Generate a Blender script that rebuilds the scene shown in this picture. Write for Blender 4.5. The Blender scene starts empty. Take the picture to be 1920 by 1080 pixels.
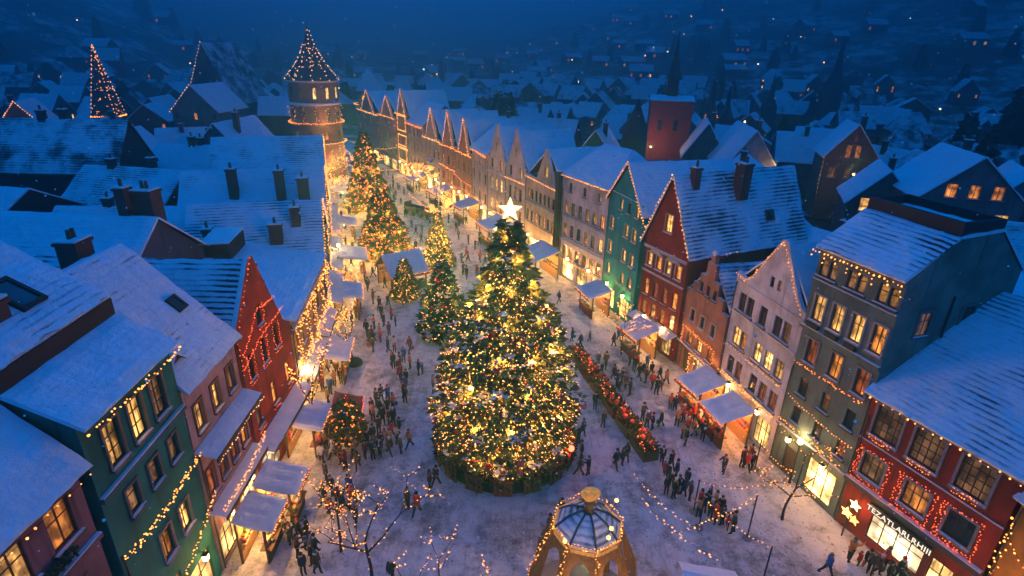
import bpy, math, random
from mathutils import Vector, Matrix, noise
R = math.radians
rng = random.Random(7)
scene = bpy.context.scene
COL = scene.collection

# ------------------------------------------------------------------ camera
CAM_H, PITCH, ROLL, FPX = 28.0, R(23), R(1.5), 1064.0
_f = Vector((0, math.cos(PITCH), -math.sin(PITCH)))
_r0, _u0 = Vector((1, 0, 0)), Vector((0, math.sin(PITCH), math.cos(PITCH)))
_r = _r0*math.cos(ROLL)+_u0*math.sin(ROLL)
_u = -_r0*math.sin(ROLL)+_u0*math.cos(ROLL)
CAM = Vector((0, 0, CAM_H))
def at(x, y, z=0.0):
    """the point at height z seen at photograph pixel x, y: used to survey where things stand"""
    d = _f+_r*((x-960)/FPX)+_u*((540-y)/FPX)
    return CAM+d*((z-CAM_H)/d.z)
def px(p):
    v = Vector(p)-CAM; w = v.dot(_f)
    return (960+FPX*v.dot(_r)/w, 540-FPX*v.dot(_u)/w) if w > .1 else (-9999, -9999)
cd = bpy.data.cameras.new('camera'); cam = bpy.data.objects.new('camera', cd); COL.objects.link(cam)
cam.matrix_world = Matrix.Translation(CAM) @ Matrix((_r, _u, -_f)).transposed().to_4x4()
cd.sensor_width = 36; cd.lens = 36*FPX/1920; cd.clip_end = 6000; cd.clip_start = .5
scene.camera = cam

# ------------------------------------------------------------------ materials
def nodes(name):
    m = bpy.data.materials.new(name); m.use_nodes = True
    return m, m.node_tree, m.node_tree.nodes['Principled BSDF']
def N(nt, t, **kw):
    n = nt.nodes.new(t)
    for k, v in kw.items(): setattr(n, k, v)
    return n
def math_n(nt, op, a, b=None, clamp=False):
    n = N(nt, 'ShaderNodeMath', operation=op, use_clamp=clamp)
    for i, v in enumerate((a, b)):
        if v is None: continue
        if isinstance(v, (int, float)): n.inputs[i].default_value = v
        else: nt.links.new(v, n.inputs[i])
    return n.outputs[0]
def noise_n(nt, scale, detail=3, coord='Object', rough=.55, vec=None):
    t = N(nt, 'ShaderNodeTexNoise'); t.inputs['Scale'].default_value = scale
    t.inputs['Detail'].default_value = detail; t.inputs['Roughness'].default_value = rough
    if vec is None:
        c = N(nt, 'ShaderNodeTexCoord'); vec = c.outputs[coord]
    nt.links.new(vec, t.inputs['Vector']); return t.outputs['Fac']
def mixc(nt, f, a, b):
    n = N(nt, 'ShaderNodeMix', data_type='RGBA')
    for s, v in ((n.inputs[0], f), (n.inputs[6], a), (n.inputs[7], b)):
        if isinstance(v, (int, float)): s.default_value = v
        elif isinstance(v, tuple): s.default_value = (*v, 1)
        else: nt.links.new(v, s)
    return n.outputs[2]
def smooth(nt, v, lo, hi):
    n = N(nt, 'ShaderNodeMapRange', interpolation_type='SMOOTHSTEP')
    nt.links.new(v, n.inputs[0]); n.inputs[1].default_value = lo; n.inputs[2].default_value = hi
    return n.outputs[0]
def bump(nt, b, h, dist=.05, strength=.6):
    n = N(nt, 'ShaderNodeBump'); n.inputs['Distance'].default_value = dist; n.inputs['Strength'].default_value = strength
    nt.links.new(h, n.inputs['Height']); nt.links.new(n.outputs[0], b.inputs['Normal'])
_mc = {}
def cached(fn):
    def g(*a):
        k = (fn.__name__,)+a
        if k not in _mc: _mc[k] = fn(*a)
        return _mc[k]
    return g
@cached
def plain(col, rough=.8, var=.25, scale=3.0, metal=0.0):
    m, nt, b = nodes('painted')
    f = noise_n(nt, scale, 4)
    c = mixc(nt, f, tuple(x*(1-var) for x in col), tuple(min(1, x*(1+var)) for x in col))
    nt.links.new(c, b.inputs['Base Color']); b.inputs['Roughness'].default_value = rough
    b.inputs['Metallic'].default_value = metal
    return m
@cached
def plaster(col, brick=False):
    m, nt, b = nodes('plaster')
    tc = N(nt, 'ShaderNodeTexCoord')
    big = noise_n(nt, .5, 5, vec=tc.outputs['Object']); fine = noise_n(nt, 9, 4, vec=tc.outputs['Object'])
    mp = N(nt, 'ShaderNodeMapping'); mp.inputs['Scale'].default_value = (2.2, 2.2, .16)
    nt.links.new(tc.outputs['Object'], mp.inputs[0]); streak = noise_n(nt, 1.2, 4, vec=mp.outputs[0])
    c = mixc(nt, smooth(nt, big, .3, .7), tuple(x*.6 for x in col), tuple(min(1, x*1.2) for x in col))
    c = mixc(nt, math_n(nt, 'MULTIPLY', smooth(nt, noise_n(nt, 2.2, 6, vec=tc.outputs['Object'], rough=.75), .55, .7), .4), c, tuple(x*.5+.015 for x in col))
    c = mixc(nt, smooth(nt, streak, .52, .75), c, tuple(x*.42 for x in col))
    h = fine
    if brick:
        br = N(nt, 'ShaderNodeTexBrick'); mp2 = N(nt, 'ShaderNodeMapping'); mp2.inputs['Rotation'].default_value = (R(90), 0, 0)
        nt.links.new(tc.outputs['Object'], mp2.inputs[0]); nt.links.new(mp2.outputs[0], br.inputs['Vector'])
        br.inputs['Scale'].default_value = 2.2; br.inputs['Color1'].default_value = (*col, 1); br.inputs['Color2'].default_value = (*[x*.7 for x in col], 1)
        br.inputs['Mortar'].default_value = (*[x*.5+.03 for x in col], 1); c = mixc(nt, .6, c, br.outputs['Color']); h = br.outputs['Fac']
    nt.links.new(c, b.inputs['Base Color']); b.inputs['Roughness'].default_value = .9
    bump(nt, b, h, .02, .4); return m
@cached
def snow_roof(cover, rows, tile=(.028, .03, .042)):
    """snow lying on rows of tiles; UV is metres along and down the slope"""
    m, nt, b = nodes('snow_on_tiles')
    uv = N(nt, 'ShaderNodeUVMap', uv_map='uv'); sep = N(nt, 'ShaderNodeSeparateXYZ'); nt.links.new(uv.outputs[0], sep.inputs[0])
    wob = noise_n(nt, 1.4, 3); v = math_n(nt, 'ADD', sep.outputs[1], math_n(nt, 'MULTIPLY', wob, .12))
    saw = math_n(nt, 'FRACT', math_n(nt, 'DIVIDE', v, .36))
    tri = math_n(nt, 'ABSOLUTE', math_n(nt, 'SUBTRACT', saw, .5))
    ridge = smooth(nt, tri, .12, .42)
    patch = noise_n(nt, .32, 5, rough=.62)
    mp = N(nt, 'ShaderNodeMapping'); mp.inputs['Scale'].default_value = (.35, 2.4, 1); nt.links.new(uv.outputs[0], mp.inputs[0])
    strk = noise_n(nt, 1.3, 4, vec=mp.outputs[0])
    s = math_n(nt, 'ADD', math_n(nt, 'MULTIPLY', patch, 2.1), cover-1.07)
    s = math_n(nt, 'ADD', s, math_n(nt, 'MULTIPLY', math_n(nt, 'SUBTRACT', strk, .5), .55))
    s = math_n(nt, 'SUBTRACT', s, math_n(nt, 'MULTIPLY', ridge, rows*.85))
    f = smooth(nt, s, -.22, .34)
    sn = mixc(nt, noise_n(nt, 2.2, 5), (.52, .62, .68), (.74, .84, .89))
    ti = mixc(nt, noise_n(nt, 4, 3), tuple(x*.6 for x in tile), tuple(x*1.5 for x in tile))
    nt.links.new(mixc(nt, f, ti, sn), b.inputs['Base Color']); b.inputs['Roughness'].default_value = .85
    bump(nt, b, math_n(nt, 'ADD', math_n(nt, 'MULTIPLY', f, .5), math_n(nt, 'MULTIPLY', math_n(nt, 'MULTIPLY', tri, -.8), math_n(nt, 'SUBTRACT', 1.0, math_n(nt, 'MULTIPLY', f, .6)))), .12, .7)
    prev = b.inputs['Normal'].links[0].from_node; b2 = N(nt, 'ShaderNodeBump'); b2.inputs['Distance'].default_value = .5; b2.inputs['Strength'].default_value = .55
    nt.links.new(noise_n(nt, .75, 5, rough=.6), b2.inputs['Height']); nt.links.new(b2.outputs[0], prev.inputs['Normal'])
    return m
@cached
def snow(fresh=1.0):
    m, nt, b = nodes('snow')
    c = mixc(nt, noise_n(nt, 1.7, 6), (.6*fresh, .62*fresh, .65*fresh), (.86*fresh, .87*fresh, .88*fresh))
    nt.links.new(c, b.inputs['Base Color']); b.inputs['Roughness'].default_value = .8
    bump(nt, b, noise_n(nt, 3, 6), .12, .8); return m
def mat_trampled():
    m, nt, b = nodes('trampled_snow')
    tc = N(nt, 'ShaderNodeTexCoord').outputs['Object']
    n1 = noise_n(nt, .16, 6, vec=tc, rough=.62); n2 = noise_n(nt, 1.1, 7, vec=tc, rough=.72); n3 = noise_n(nt, 5.5, 5, vec=tc, rough=.7)
    vo = N(nt, 'ShaderNodeTexVoronoi'); vo.inputs['Scale'].default_value = 2.1; nt.links.new(tc, vo.inputs['Vector'])
    mp = N(nt, 'ShaderNodeMapping'); mp.inputs['Rotation'].default_value = (0, 0, R(-20)); mp.inputs['Scale'].default_value = (1, .09, 1)
    nt.links.new(tc, mp.inputs[0]); tr = noise_n(nt, .9, 5, vec=mp.outputs[0], rough=.7)
    s = math_n(nt, 'ADD', math_n(nt, 'MULTIPLY', n1, .8), math_n(nt, 'MULTIPLY', n2, .9))
    s = math_n(nt, 'ADD', s, math_n(nt, 'MULTIPLY', tr, .5))
    s = math_n(nt, 'ADD', s, math_n(nt, 'MULTIPLY', n3, .35))
    c = mixc(nt, smooth(nt, s, .98, 1.42), (.20, .175, .16), (.66, .67, .70))
    c = mixc(nt, smooth(nt, n3, .6, .8), c, (.70, .71, .74))
    ruts = smooth(nt, tr, .56, .68); c = mixc(nt, math_n(nt, 'MULTIPLY', ruts, .5), c, (.2, .175, .16))
    dk = smooth(nt, noise_n(nt, .3, 7, vec=tc, rough=.78), .52, .68); c = mixc(nt, math_n(nt, 'MULTIPLY', dk, .75), c, (.13, .10, .09))
    foot = math_n(nt, 'SUBTRACT', 1.0, smooth(nt, vo.outputs['Distance'], .08, .2))
    c = mixc(nt, math_n(nt, 'MULTIPLY', foot, .55), c, (.16, .14, .13))
    nt.links.new(c, b.inputs['Base Color']); b.inputs['Roughness'].default_value = .7
    h = math_n(nt, 'ADD', math_n(nt, 'MULTIPLY', n2, 1.0), math_n(nt, 'MULTIPLY', n3, .5))
    h = math_n(nt, 'SUBTRACT', h, math_n(nt, 'MULTIPLY', foot, .5))
    bump(nt, b, h, .22, .9); return m
def mat_country():
    m, nt, b = nodes('snowy_ground')
    tc = N(nt, 'ShaderNodeTexCoord').outputs['Object']
    f = smooth(nt, noise_n(nt, .018, 7, vec=tc, rough=.68), .44, .56); g = smooth(nt, noise_n(nt, .09, 6, vec=tc, rough=.75), .42, .6)
    c = mixc(nt, math_n(nt, 'MULTIPLY', f, g), (.018, .028, .026), (.6, .62, .65))
    nt.links.new(c, b.inputs['Base Color']); b.inputs['Roughness'].default_value = .9
    return m
@cached
def emit(col, strength, sample=True):
    m = bpy.data.materials.new('glow'); m.use_nodes = True; nt = m.node_tree
    nt.nodes.remove(nt.nodes['Principled BSDF'])
    e = N(nt, 'ShaderNodeEmission'); e.inputs[0].default_value = (*col, 1); e.inputs[1].default_value = strength
    nt.links.new(e.outputs[0], nt.nodes['Material Output'].inputs[0])
    m.cycles.emission_sampling = 'FRONT' if sample else 'NONE'
    return m
@cached
def pane_mat(kind):
    """a lit room behind curtains, seen through a window pane; UV runs 0-1 over the pane"""
    if kind == 'd':
        m, nt, b = nodes('dark_glass'); b.inputs['Roughness'].default_value = .12
        c = mixc(nt, noise_n(nt, 1.3, 2), (.012, .014, .02), (.05, .05, .055)); nt.links.new(c, b.inputs['Base Color']); return m
    col, st = {'L': ((1, .48, .12), 1.75), 'B': ((1, .54, .16), 2.6), 'O': ((1, .31, .05), .9), 'C': ((1, .44, .18), .2), 'R': ((1, .22, .06), .30),
               'S': ((1, .55, .17), 5.5), 'W': ((1, .68, .38), 2.2)}[kind]
    m = bpy.data.materials.new('lit_pane'); m.use_nodes = True; nt = m.node_tree; b = nt.nodes['Principled BSDF']
    uv = N(nt, 'ShaderNodeUVMap', uv_map='uv'); sep = N(nt, 'ShaderNodeSeparateXYZ'); nt.links.new(uv.outputs[0], sep.inputs[0])
    oi = N(nt, 'ShaderNodeObjectInfo')
    mp = N(nt, 'ShaderNodeMapping'); mp.inputs['Scale'].default_value = (7, .8, 1); nt.links.new(uv.outputs[0], mp.inputs[0])
    cmb = N(nt, 'ShaderNodeCombineXYZ'); nt.links.new(math_n(nt, 'MULTIPLY', oi.outputs['Random'], 40), cmb.inputs[2])
    add = N(nt, 'ShaderNodeVectorMath', operation='ADD'); nt.links.new(mp.outputs[0], add.inputs[0]); nt.links.new(cmb.outputs[0], add.inputs[1])
    folds = noise_n(nt, 1.0, 3, vec=add.outputs[0])
    side = math_n(nt, 'ABSOLUTE', math_n(nt, 'SUBTRACT', sep.outputs[0], .5))
    curtain = smooth(nt, math_n(nt, 'ADD', side, math_n(nt, 'MULTIPLY', folds, .12)), .36, .44)
    v = math_n(nt, 'ADD', .42, math_n(nt, 'MULTIPLY', folds, .95))
    v = math_n(nt, 'MULTIPLY', v, math_n(nt, 'SUBTRACT', 1.0, math_n(nt, 'MULTIPLY', curtain, .55)))
    v = math_n(nt, 'MULTIPLY', v, math_n(nt, 'ADD', .35, math_n(nt, 'MULTIPLY', oi.outputs['Random'], 1.05)))
    blob = N(nt, 'ShaderNodeTexNoise'); blob.inputs['Scale'].default_value = 2.3; add2 = N(nt, 'ShaderNodeVectorMath', operation='ADD'); nt.links.new(uv.outputs[0], add2.inputs[0]); nt.links.new(cmb.outputs[0], add2.inputs[1]); nt.links.new(add2.outputs[0], blob.inputs['Vector'])
    v = math_n(nt, 'MULTIPLY', v, math_n(nt, 'ADD', .25, math_n(nt, 'MULTIPLY', smooth(nt, blob.outputs['Fac'], .32, .68), 1.25)))
    v = math_n(nt, 'MULTIPLY', v, math_n(nt, 'SUBTRACT', 1.25, math_n(nt, 'MULTIPLY', sep.outputs[1], .5)))
    b.inputs['Base Color'].default_value = (.03, .02, .015, 1); b.inputs['Roughness'].default_value = .15
    b.inputs['Emission Color'].default_value = (*col, 1); nt.links.new(math_n(nt, 'MULTIPLY', v, st*1.15), b.inputs['Emission Strength'])
    m.cycles.emission_sampling = 'FRONT'
    return m
WOOD = plain((.10, .055, .03), .8, .4, 6); DARKWOOD = plain((.03, .022, .018), .85, .4, 6); STONE = plain((.24, .21, .19), .9, .3, 2)
BRICKCH = plaster((.11, .055, .045), True); IRON = plain((.015, .015, .018), .5, .2); WHITEWOOD = plain((.45, .43, .40), .7, .15)
GOLD = plain((.72, .36, .05), .4, .25, 3, .0); WIRE = plain((.012, .014, .012), .7, .1)
BULB = {'gold': emit((1, .34, .07), 4.2), 'amber': emit((1, .21, .03), 4.2), 'red': emit((1, .11, .03), 4), 'white': emit((1, .5, .2), 4.5), 'tree': emit((1, .38, .07), 6.5), 'cold': emit((.6, .85, 1), 18)}

# ------------------------------------------------------------------ mesh building
class MB:
    def __init__(s): s.v = []; s.f = []; s.m = []; s.uv = []
    def face(s, pts, mat=0, uv=None):
        i = len(s.v); s.v += [tuple(p) for p in pts]; s.f.append(tuple(range(i, i+len(pts)))); s.m.append(mat); s.uv.append(uv)
    def faces(s, verts, fs, mat=0):
        i = len(s.v); s.v += [tuple(p) for p in verts]
        for f in fs: s.f.append(tuple(i+k for k in f)); s.m.append(mat); s.uv.append(None)
    def box(s, a, b, mat=0):
        (x0, y0, z0), (x1, y1, z1) = a, b
        s.faces([(x0,y0,z0),(x1,y0,z0),(x1,y1,z0),(x0,y1,z0),(x0,y0,z1),(x1,y0,z1),(x1,y1,z1),(x0,y1,z1)],
                [(0,3,2,1),(4,5,6,7),(0,1,5,4),(1,2,6,5),(2,3,7,6),(3,0,4,7)], mat)
    def obox(s, c, ax, ay, az, mat=0):
        c, ax, ay, az = map(Vector, (c, ax, ay, az)); v = []
        for k in (-1, 1):
            for i, j in ((-1,-1),(1,-1),(1,1),(-1,1)): v.append(c+ax*i+ay*j+az*k)
        s.faces(v, [(0,3,2,1),(4,5,6,7),(0,1,5,4),(1,2,6,5),(2,3,7,6),(3,0,4,7)], mat)
    def tube(s, pts, rad, n=6, mat=0, cap=True):
        pts = [Vector(p) for p in pts]; rad = rad if isinstance(rad, (list, tuple)) else [rad]*len(pts); vs = []
        for i, p in enumerate(pts):
            d = (pts[min(i+1, len(pts)-1)]-pts[max(i-1, 0)]); d = d.normalized() if d.length > 1e-6 else Vector((0, 0, 1))
            a = d.cross(Vector((0, 0, 1)) if abs(d.z) < .9 else Vector((1, 0, 0))).normalized(); b = d.cross(a)
            for k in range(n):
                t = 2*math.pi*k/n; vs.append(p+(a*math.cos(t)+b*math.sin(t))*rad[i])
        fs = [(i*n+k, i*n+(k+1)%n, (i+1)*n+(k+1)%n, (i+1)*n+k) for i in range(len(pts)-1) for k in range(n)]
        if cap: fs += [tuple(range(n-1, -1, -1)), tuple((len(pts)-1)*n+k for k in range(n))]
        s.faces(vs, fs, mat)
    def lathe(s, prof, n=16, c=(0, 0, 0), mat=0, squash=1.0):
        vs = [(c[0]+r*math.cos(2*math.pi*k/n), c[1]+r*squash*math.sin(2*math.pi*k/n), c[2]+z) for r, z in prof for k in range(n)]
        fs = [(i*n+k, i*n+(k+1)%n, (i+1)*n+(k+1)%n, (i+1)*n+k) for i in range(len(prof)-1) for k in range(n)]
        s.faces(vs, fs, mat)
    def octa(s, c, r, mat=0):
        x, y, z = c
        s.faces([(x+r,y,z),(x-r,y,z),(x,y+r,z),(x,y-r,z),(x,y,z+r),(x,y,z-r)],
                [(0,2,4),(2,1,4),(1,3,4),(3,0,4),(2,0,5),(1,2,5),(3,1,5),(0,3,5)], mat)
    def ball(s, c, r, mat=0, n=8, sz=1.0):
        k = max(4, n//2+1); s.lathe([(max(.001, r*math.sin(math.pi*i/k)), -r*sz*math.cos(math.pi*i/k)) for i in range(k+1)], n, c, mat)
    def slab(s, a, b, c, d, th, top=0, under=1, jit=.085, cell=.55, sag=0.0):
        """roof slope: a-b along the ridge, d-c along the eave"""
        a, b, c, d = map(Vector, (a, b, c, d))
        L = max((b-a).length, (c-d).length); S = max((d-a).length, (c-b).length)
        n = max(1, min(26, int(L/cell))); m = max(1, min(20, int(S/cell)))
        nr = (d-a).cross(b-a); nr = nr if nr.length > 1e-5 else (d-b).cross(c-b)
        nr.normalize(); nr = -nr if nr.z < 0 else nr
        P = lambda i, j: (a.lerp(b, i/n)).lerp(d.lerp(c, i/n), j/m)-Vector((0, 0, sag*math.sin(math.pi*j/m)*(.6+.4*math.cos(i*2.1))))
        q = [[None]*(m+1) for _ in range(n+1)]
        for i in range(n+1):
            for j in range(m+1):
                p = P(i, j); k = noise.noise(p*.9)*jit+noise.noise(p*2.7)*jit*.5
                if j == m: p = p+(d-a).normalized()*noise.noise(p*1.7)*jit*1.6
                q[i][j] = p+nr*(th+k-(jit*.9 if j in (0, m) or i in (0, n) else 0))
        for i in range(n):
            for j in range(m):
                pts = [q[i][j], q[i][j+1], q[i+1][j+1], q[i+1][j]]
                uv = [(i/n*L, j/m*S), (i/n*L, (j+1)/m*S), ((i+1)/n*L, (j+1)/m*S), ((i+1)/n*L, j/m*S)]
                s.face(pts, top, uv)
        if sag:
            for i in range(n):
                for j in range(m): s.face([P(i, j), P(i+1, j), P(i+1, j+1), P(i, j+1)], under)
        else: s.face([a, b, c, d], under)
        for i in range(n):
            s.face([P(i, m), P(i+1, m), q[i+1][m], q[i][m]], top); s.face([P(i+1, 0), P(i, 0), q[i][0], q[i+1][0]], top)
        for j in range(m):
            s.face([P(0, j), P(0, j+1), q[0][j+1], q[0][j]], top); s.face([P(n, j+1), P(n, j), q[n][j], q[n][j+1]], top)
    def mesh(s, name, mats, shade=False, weld=0.0):
        me = bpy.data.meshes.new(name); me.from_pydata(s.v, [], s.f)
        for m in mats: me.materials.append(m)
        me.polygons.foreach_set('material_index', s.m)
        if any(u for u in s.uv):
            ul = me.uv_layers.new(name='uv'); flat = []
            for f, u in zip(s.f, s.uv):
                for k in range(len(f)): flat += list(u[k]) if u else [0.0, 0.0]
            ul.data.foreach_set('uv', flat)
        if shade: me.polygons.foreach_set('use_smooth', [True]*len(s.f))
        me.update()
        return me
    def build(s, name, mats, parent=None, loc=(0, 0, 0), shade=False):
        return link(name, s.mesh(name, mats, shade), parent, loc)
def link(name, me, parent=None, loc=(0, 0, 0), rz=0):
    o = bpy.data.objects.new(name, me); COL.objects.link(o); o.location = loc
    if rz: o.rotation_euler.z = rz
    if parent is not None: o.parent = parent
    return o
def tag(o, label=None, cat=None, group=None, kind=None):
    if label: o['label'] = label
    if cat: o['category'] = cat
    if group: o['group'] = group
    if kind: o['kind'] = kind
    return o
def empty(name, loc, rz, label, cat, group=None):
    o = link(name, None, None, loc, rz); o.empty_display_size = .1
    return tag(o, label, cat, group)
def children_of():
    d = {}
    for o in COL.objects:
        if o.parent: d.setdefault(o.parent.name, []).append(o)
    return d
def copy_tree(root, loc, rz, label, kids):
    r = root.copy(); COL.objects.link(r); r.location = loc; r.rotation_euler.z = rz; r['label'] = label
    for ch in kids.get(root.name, []):
        c = ch.copy(); COL.objects.link(c); c.parent = r
        for g in kids.get(ch.name, []):
            d = g.copy(); COL.objects.link(d); d.parent = c
    return r
ORD = 'first second third fourth fifth sixth seventh eighth ninth tenth eleventh twelfth thirteenth fourteenth fifteenth sixteenth seventeenth eighteenth nineteenth twentieth'.split()

def clip(poly, x0, z0, x1, z1):
    for ax, lim, sg in ((0, x0, 1), (0, x1, -1), (1, z0, 1), (1, z1, -1)):
        out = []
        for i, p in enumerate(poly):
            q = poly[i-1]; ip = (p[ax]-lim)*sg >= 0; iq = (q[ax]-lim)*sg >= 0
            if ip != iq:
                t = (lim-q[ax])/(p[ax]-q[ax]); out.append((q[0]+(p[0]-q[0])*t, q[1]+(p[1]-q[1])*t))
            if ip: out.append(p)
        poly = out
        if len(poly) < 3: return []
    return poly
def facade(mb, outline, holes, y=0.0, deep=.24, mat=0):
    xs = sorted({p[0] for p in (min(outline), max(outline))} | {h[0] for h in holes} | {h[2] for h in holes})
    zs = sorted({min(p[1] for p in outline), max(p[1] for p in outline)} | {h[1] for h in holes} | {h[3] for h in holes})
    for i in range(len(xs)-1):
        for j in range(len(zs)-1):
            cx, cz = (xs[i]+xs[i+1])/2, (zs[j]+zs[j+1])/2
            if any(h[0] < cx < h[2] and h[1] < cz < h[3] for h in holes): continue
            c = clip(outline, xs[i], zs[j], xs[i+1], zs[j+1])
            if len(c) >= 3: mb.face([(p[0], y, p[1]) for p in c], mat)
    for x0, z0, x1, z1 in holes:
        for a, b in (((x0,z0),(x1,z0)),((x1,z0),(x1,z1)),((x1,z1),(x0,z1)),((x0,z1),(x0,z0))):
            mb.face([(a[0],y,a[1]),(b[0],y,b[1]),(b[0],y+deep,b[1]),(a[0],y+deep,a[1])], mat)

# ------------------------------------------------------------------ windows
_wm = {}
def window(root, x, z, w, h, kind, frame, trim=None, y=0.0, nx=None, nz=None, sill=True, rz=0, proud=False, arch=False):
    """x = centre; the frame carries casing and sill, the pane is its child"""
    nx = nx or (2 if w > .75 else 1); nz = nz or (3 if h > 1.8 else 2)
    k = (round(w, 2), round(h, 2), frame.name, trim.name if trim else '', nx, nz, sill, proud)
    if k not in _wm:
        mb = MB(); f = .07; ya, yb = (-.06, .0) if proud else (.10, .18)
        for a, b in (((-w/2, 0), (-w/2+f, h)), ((w/2-f, 0), (w/2, h)), ((-w/2+f, 0), (w/2-f, f)), ((-w/2+f, h-f), (w/2-f, h))):
            mb.box((a[0], ya, a[1]), (b[0], yb, b[1]))
        for i in range(1, nx):
            c = -w/2+w*i/nx; mb.box((c-.03, ya+.005, f), (c+.03, yb-.005, h-f))
        for j in range(1, nz):
            c = h*(.64 if nz == 2 else j/nz); mb.box((-w/2+f, ya+.01, c-.022), (w/2-f, yb-.01, c+.022))
        if trim:
            t = .13; o = -.07 if not proud else -.1
            mb.box((-w/2-t, o, -.02), (-w/2, -.002, h+t), 1); mb.box((w/2, o, -.02), (w/2+t, -.002, h+t), 1); mb.box((-w/2, o, h), (w/2, -.002, h+t), 1)
        if sill:
            mb.box((-w/2-.15, -.19, -.12), (w/2+.15, -.003, -.022), 1 if trim else 0); mb.box((-w/2-.12, -.16, -.022), (w/2+.12, -.03, .02), 2)
        pm = MB(); yp = (ya+yb)/2
        pm.face([(-w/2+f, yp, f), (w/2-f, yp, f), (w/2-f, yp, h-f), (-w/2+f, yp, h-f)], 0, [(0, 0), (1, 0), (1, 1), (0, 1)])
        _wm[k] = (mb.mesh('window', [frame, trim or frame, snow()]), {}, pm)
    me, pd, pm = _wm[k]
    if kind not in pd: pd[kind] = pm.mesh('pane', [pane_mat(kind)])
    o = link('window', me, root, (x, y, z), rz)
    link('pane', pd[kind], o)
    return o
def chimney(roof, x, y, z0, z1, w=.8, d=.7, mat=None, pots=1):
    mb = MB(); mb.box((-w/2, -d/2, 0), (w/2, d/2, z1-z0)); H = z1-z0
    mb.box((-w/2-.09, -d/2-.09, H-.22), (w/2+.09, d/2+.09, H-.06), 0); mb.box((-w/2-.05, -d/2-.05, H), (w/2+.05, d/2+.05, H+.1), 1)
    for i in range(pots):
        mb.lathe([(.14, 0), (.11, .5), (.14, .52), (.08, .52), (.08, .3)], 8, ((i-(pots-1)/2)*.36, 0, H+.1), 2)
    return mb.build('chimney', [mat or BRICKCH, snow(), plain((.12, .06, .04))], roof, (x, y, z0))
def roof_window(roof, p, ax, down, w=.9, h=1.2):
    """small framed skylight lying proud on a slope"""
    p, ax, down = Vector(p), Vector(ax).normalized(), Vector(down).normalized(); n = ax.cross(down); n = -n if n.z < 0 else n
    mb = MB(); f = .09
    for s in (-1, 1):
        mb.obox(p+ax*s*w/2+n*.2, ax*f, down*(h/2+f), n*.2); mb.obox(p+down*s*h/2+n*.2, ax*(w/2-f), down*f, n*.2)
    o = mb.build('skylight', [DARKWOOD], roof)
    q = MB(); q.face([p+ax*(-w/2+f)+down*(-h/2+f)+n*.34, p+ax*(w/2-f)+down*(-h/2+f)+n*.34, p+ax*(w/2-f)+down*(h/2-f)+n*.34, p+ax*(-w/2+f)+down*(h/2-f)+n*.34])
    q.build('pane', [pane_mat('d')], o)
def dormer(roof, x, y, z, w=1.4, d=2.0, h=1.2, wall=None, kind='d', face=-1, mat=None):
    """little gabled dormer looking toward -y (face -1), y is its front"""
    mb = MB(); o = [(-w/2, 0), (w/2, 0), (w/2, h), (0, h+w*.45), (-w/2, h)]
    f = [(a, 0, b) for a, b in o]; bk = [(a, d, b) for a, b in o]
    mb.face(f); mb.face(bk[::-1])
    for i in (1, 4):
        j = (i+1) % 5; mb.face([f[i], bk[i], bk[j], f[j]])
    t = mb.build('dormer', [wall or DARKWOOD], roof, (x, y, z), False)
    if face == 1: t.rotation_euler.z = math.pi
    r = MB(); A = Vector((0, -.2, h+w*.45)); B = Vector((0, d, h+w*.45)); e = .22
    r.slab(A, B, (w/2+e, d, h-e*.8), (w/2+e, -.2, h-e*.8), .1, 0, 1, .03, .5); r.slab(B, A, (-w/2-e, -.2, h-e*.8), (-w/2-e, d, h-e*.8), .1, 0, 1, .03, .5)
    r.build('dormer_roof', [mat or snow_roof(1.0, .3), DARKWOOD], t)
    pm = MB(); pm.box((-w*.3, -.05, .2), (w*.3, -.004, h-.05)); pm.build('pane', [pane_mat(kind)], t)

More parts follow.
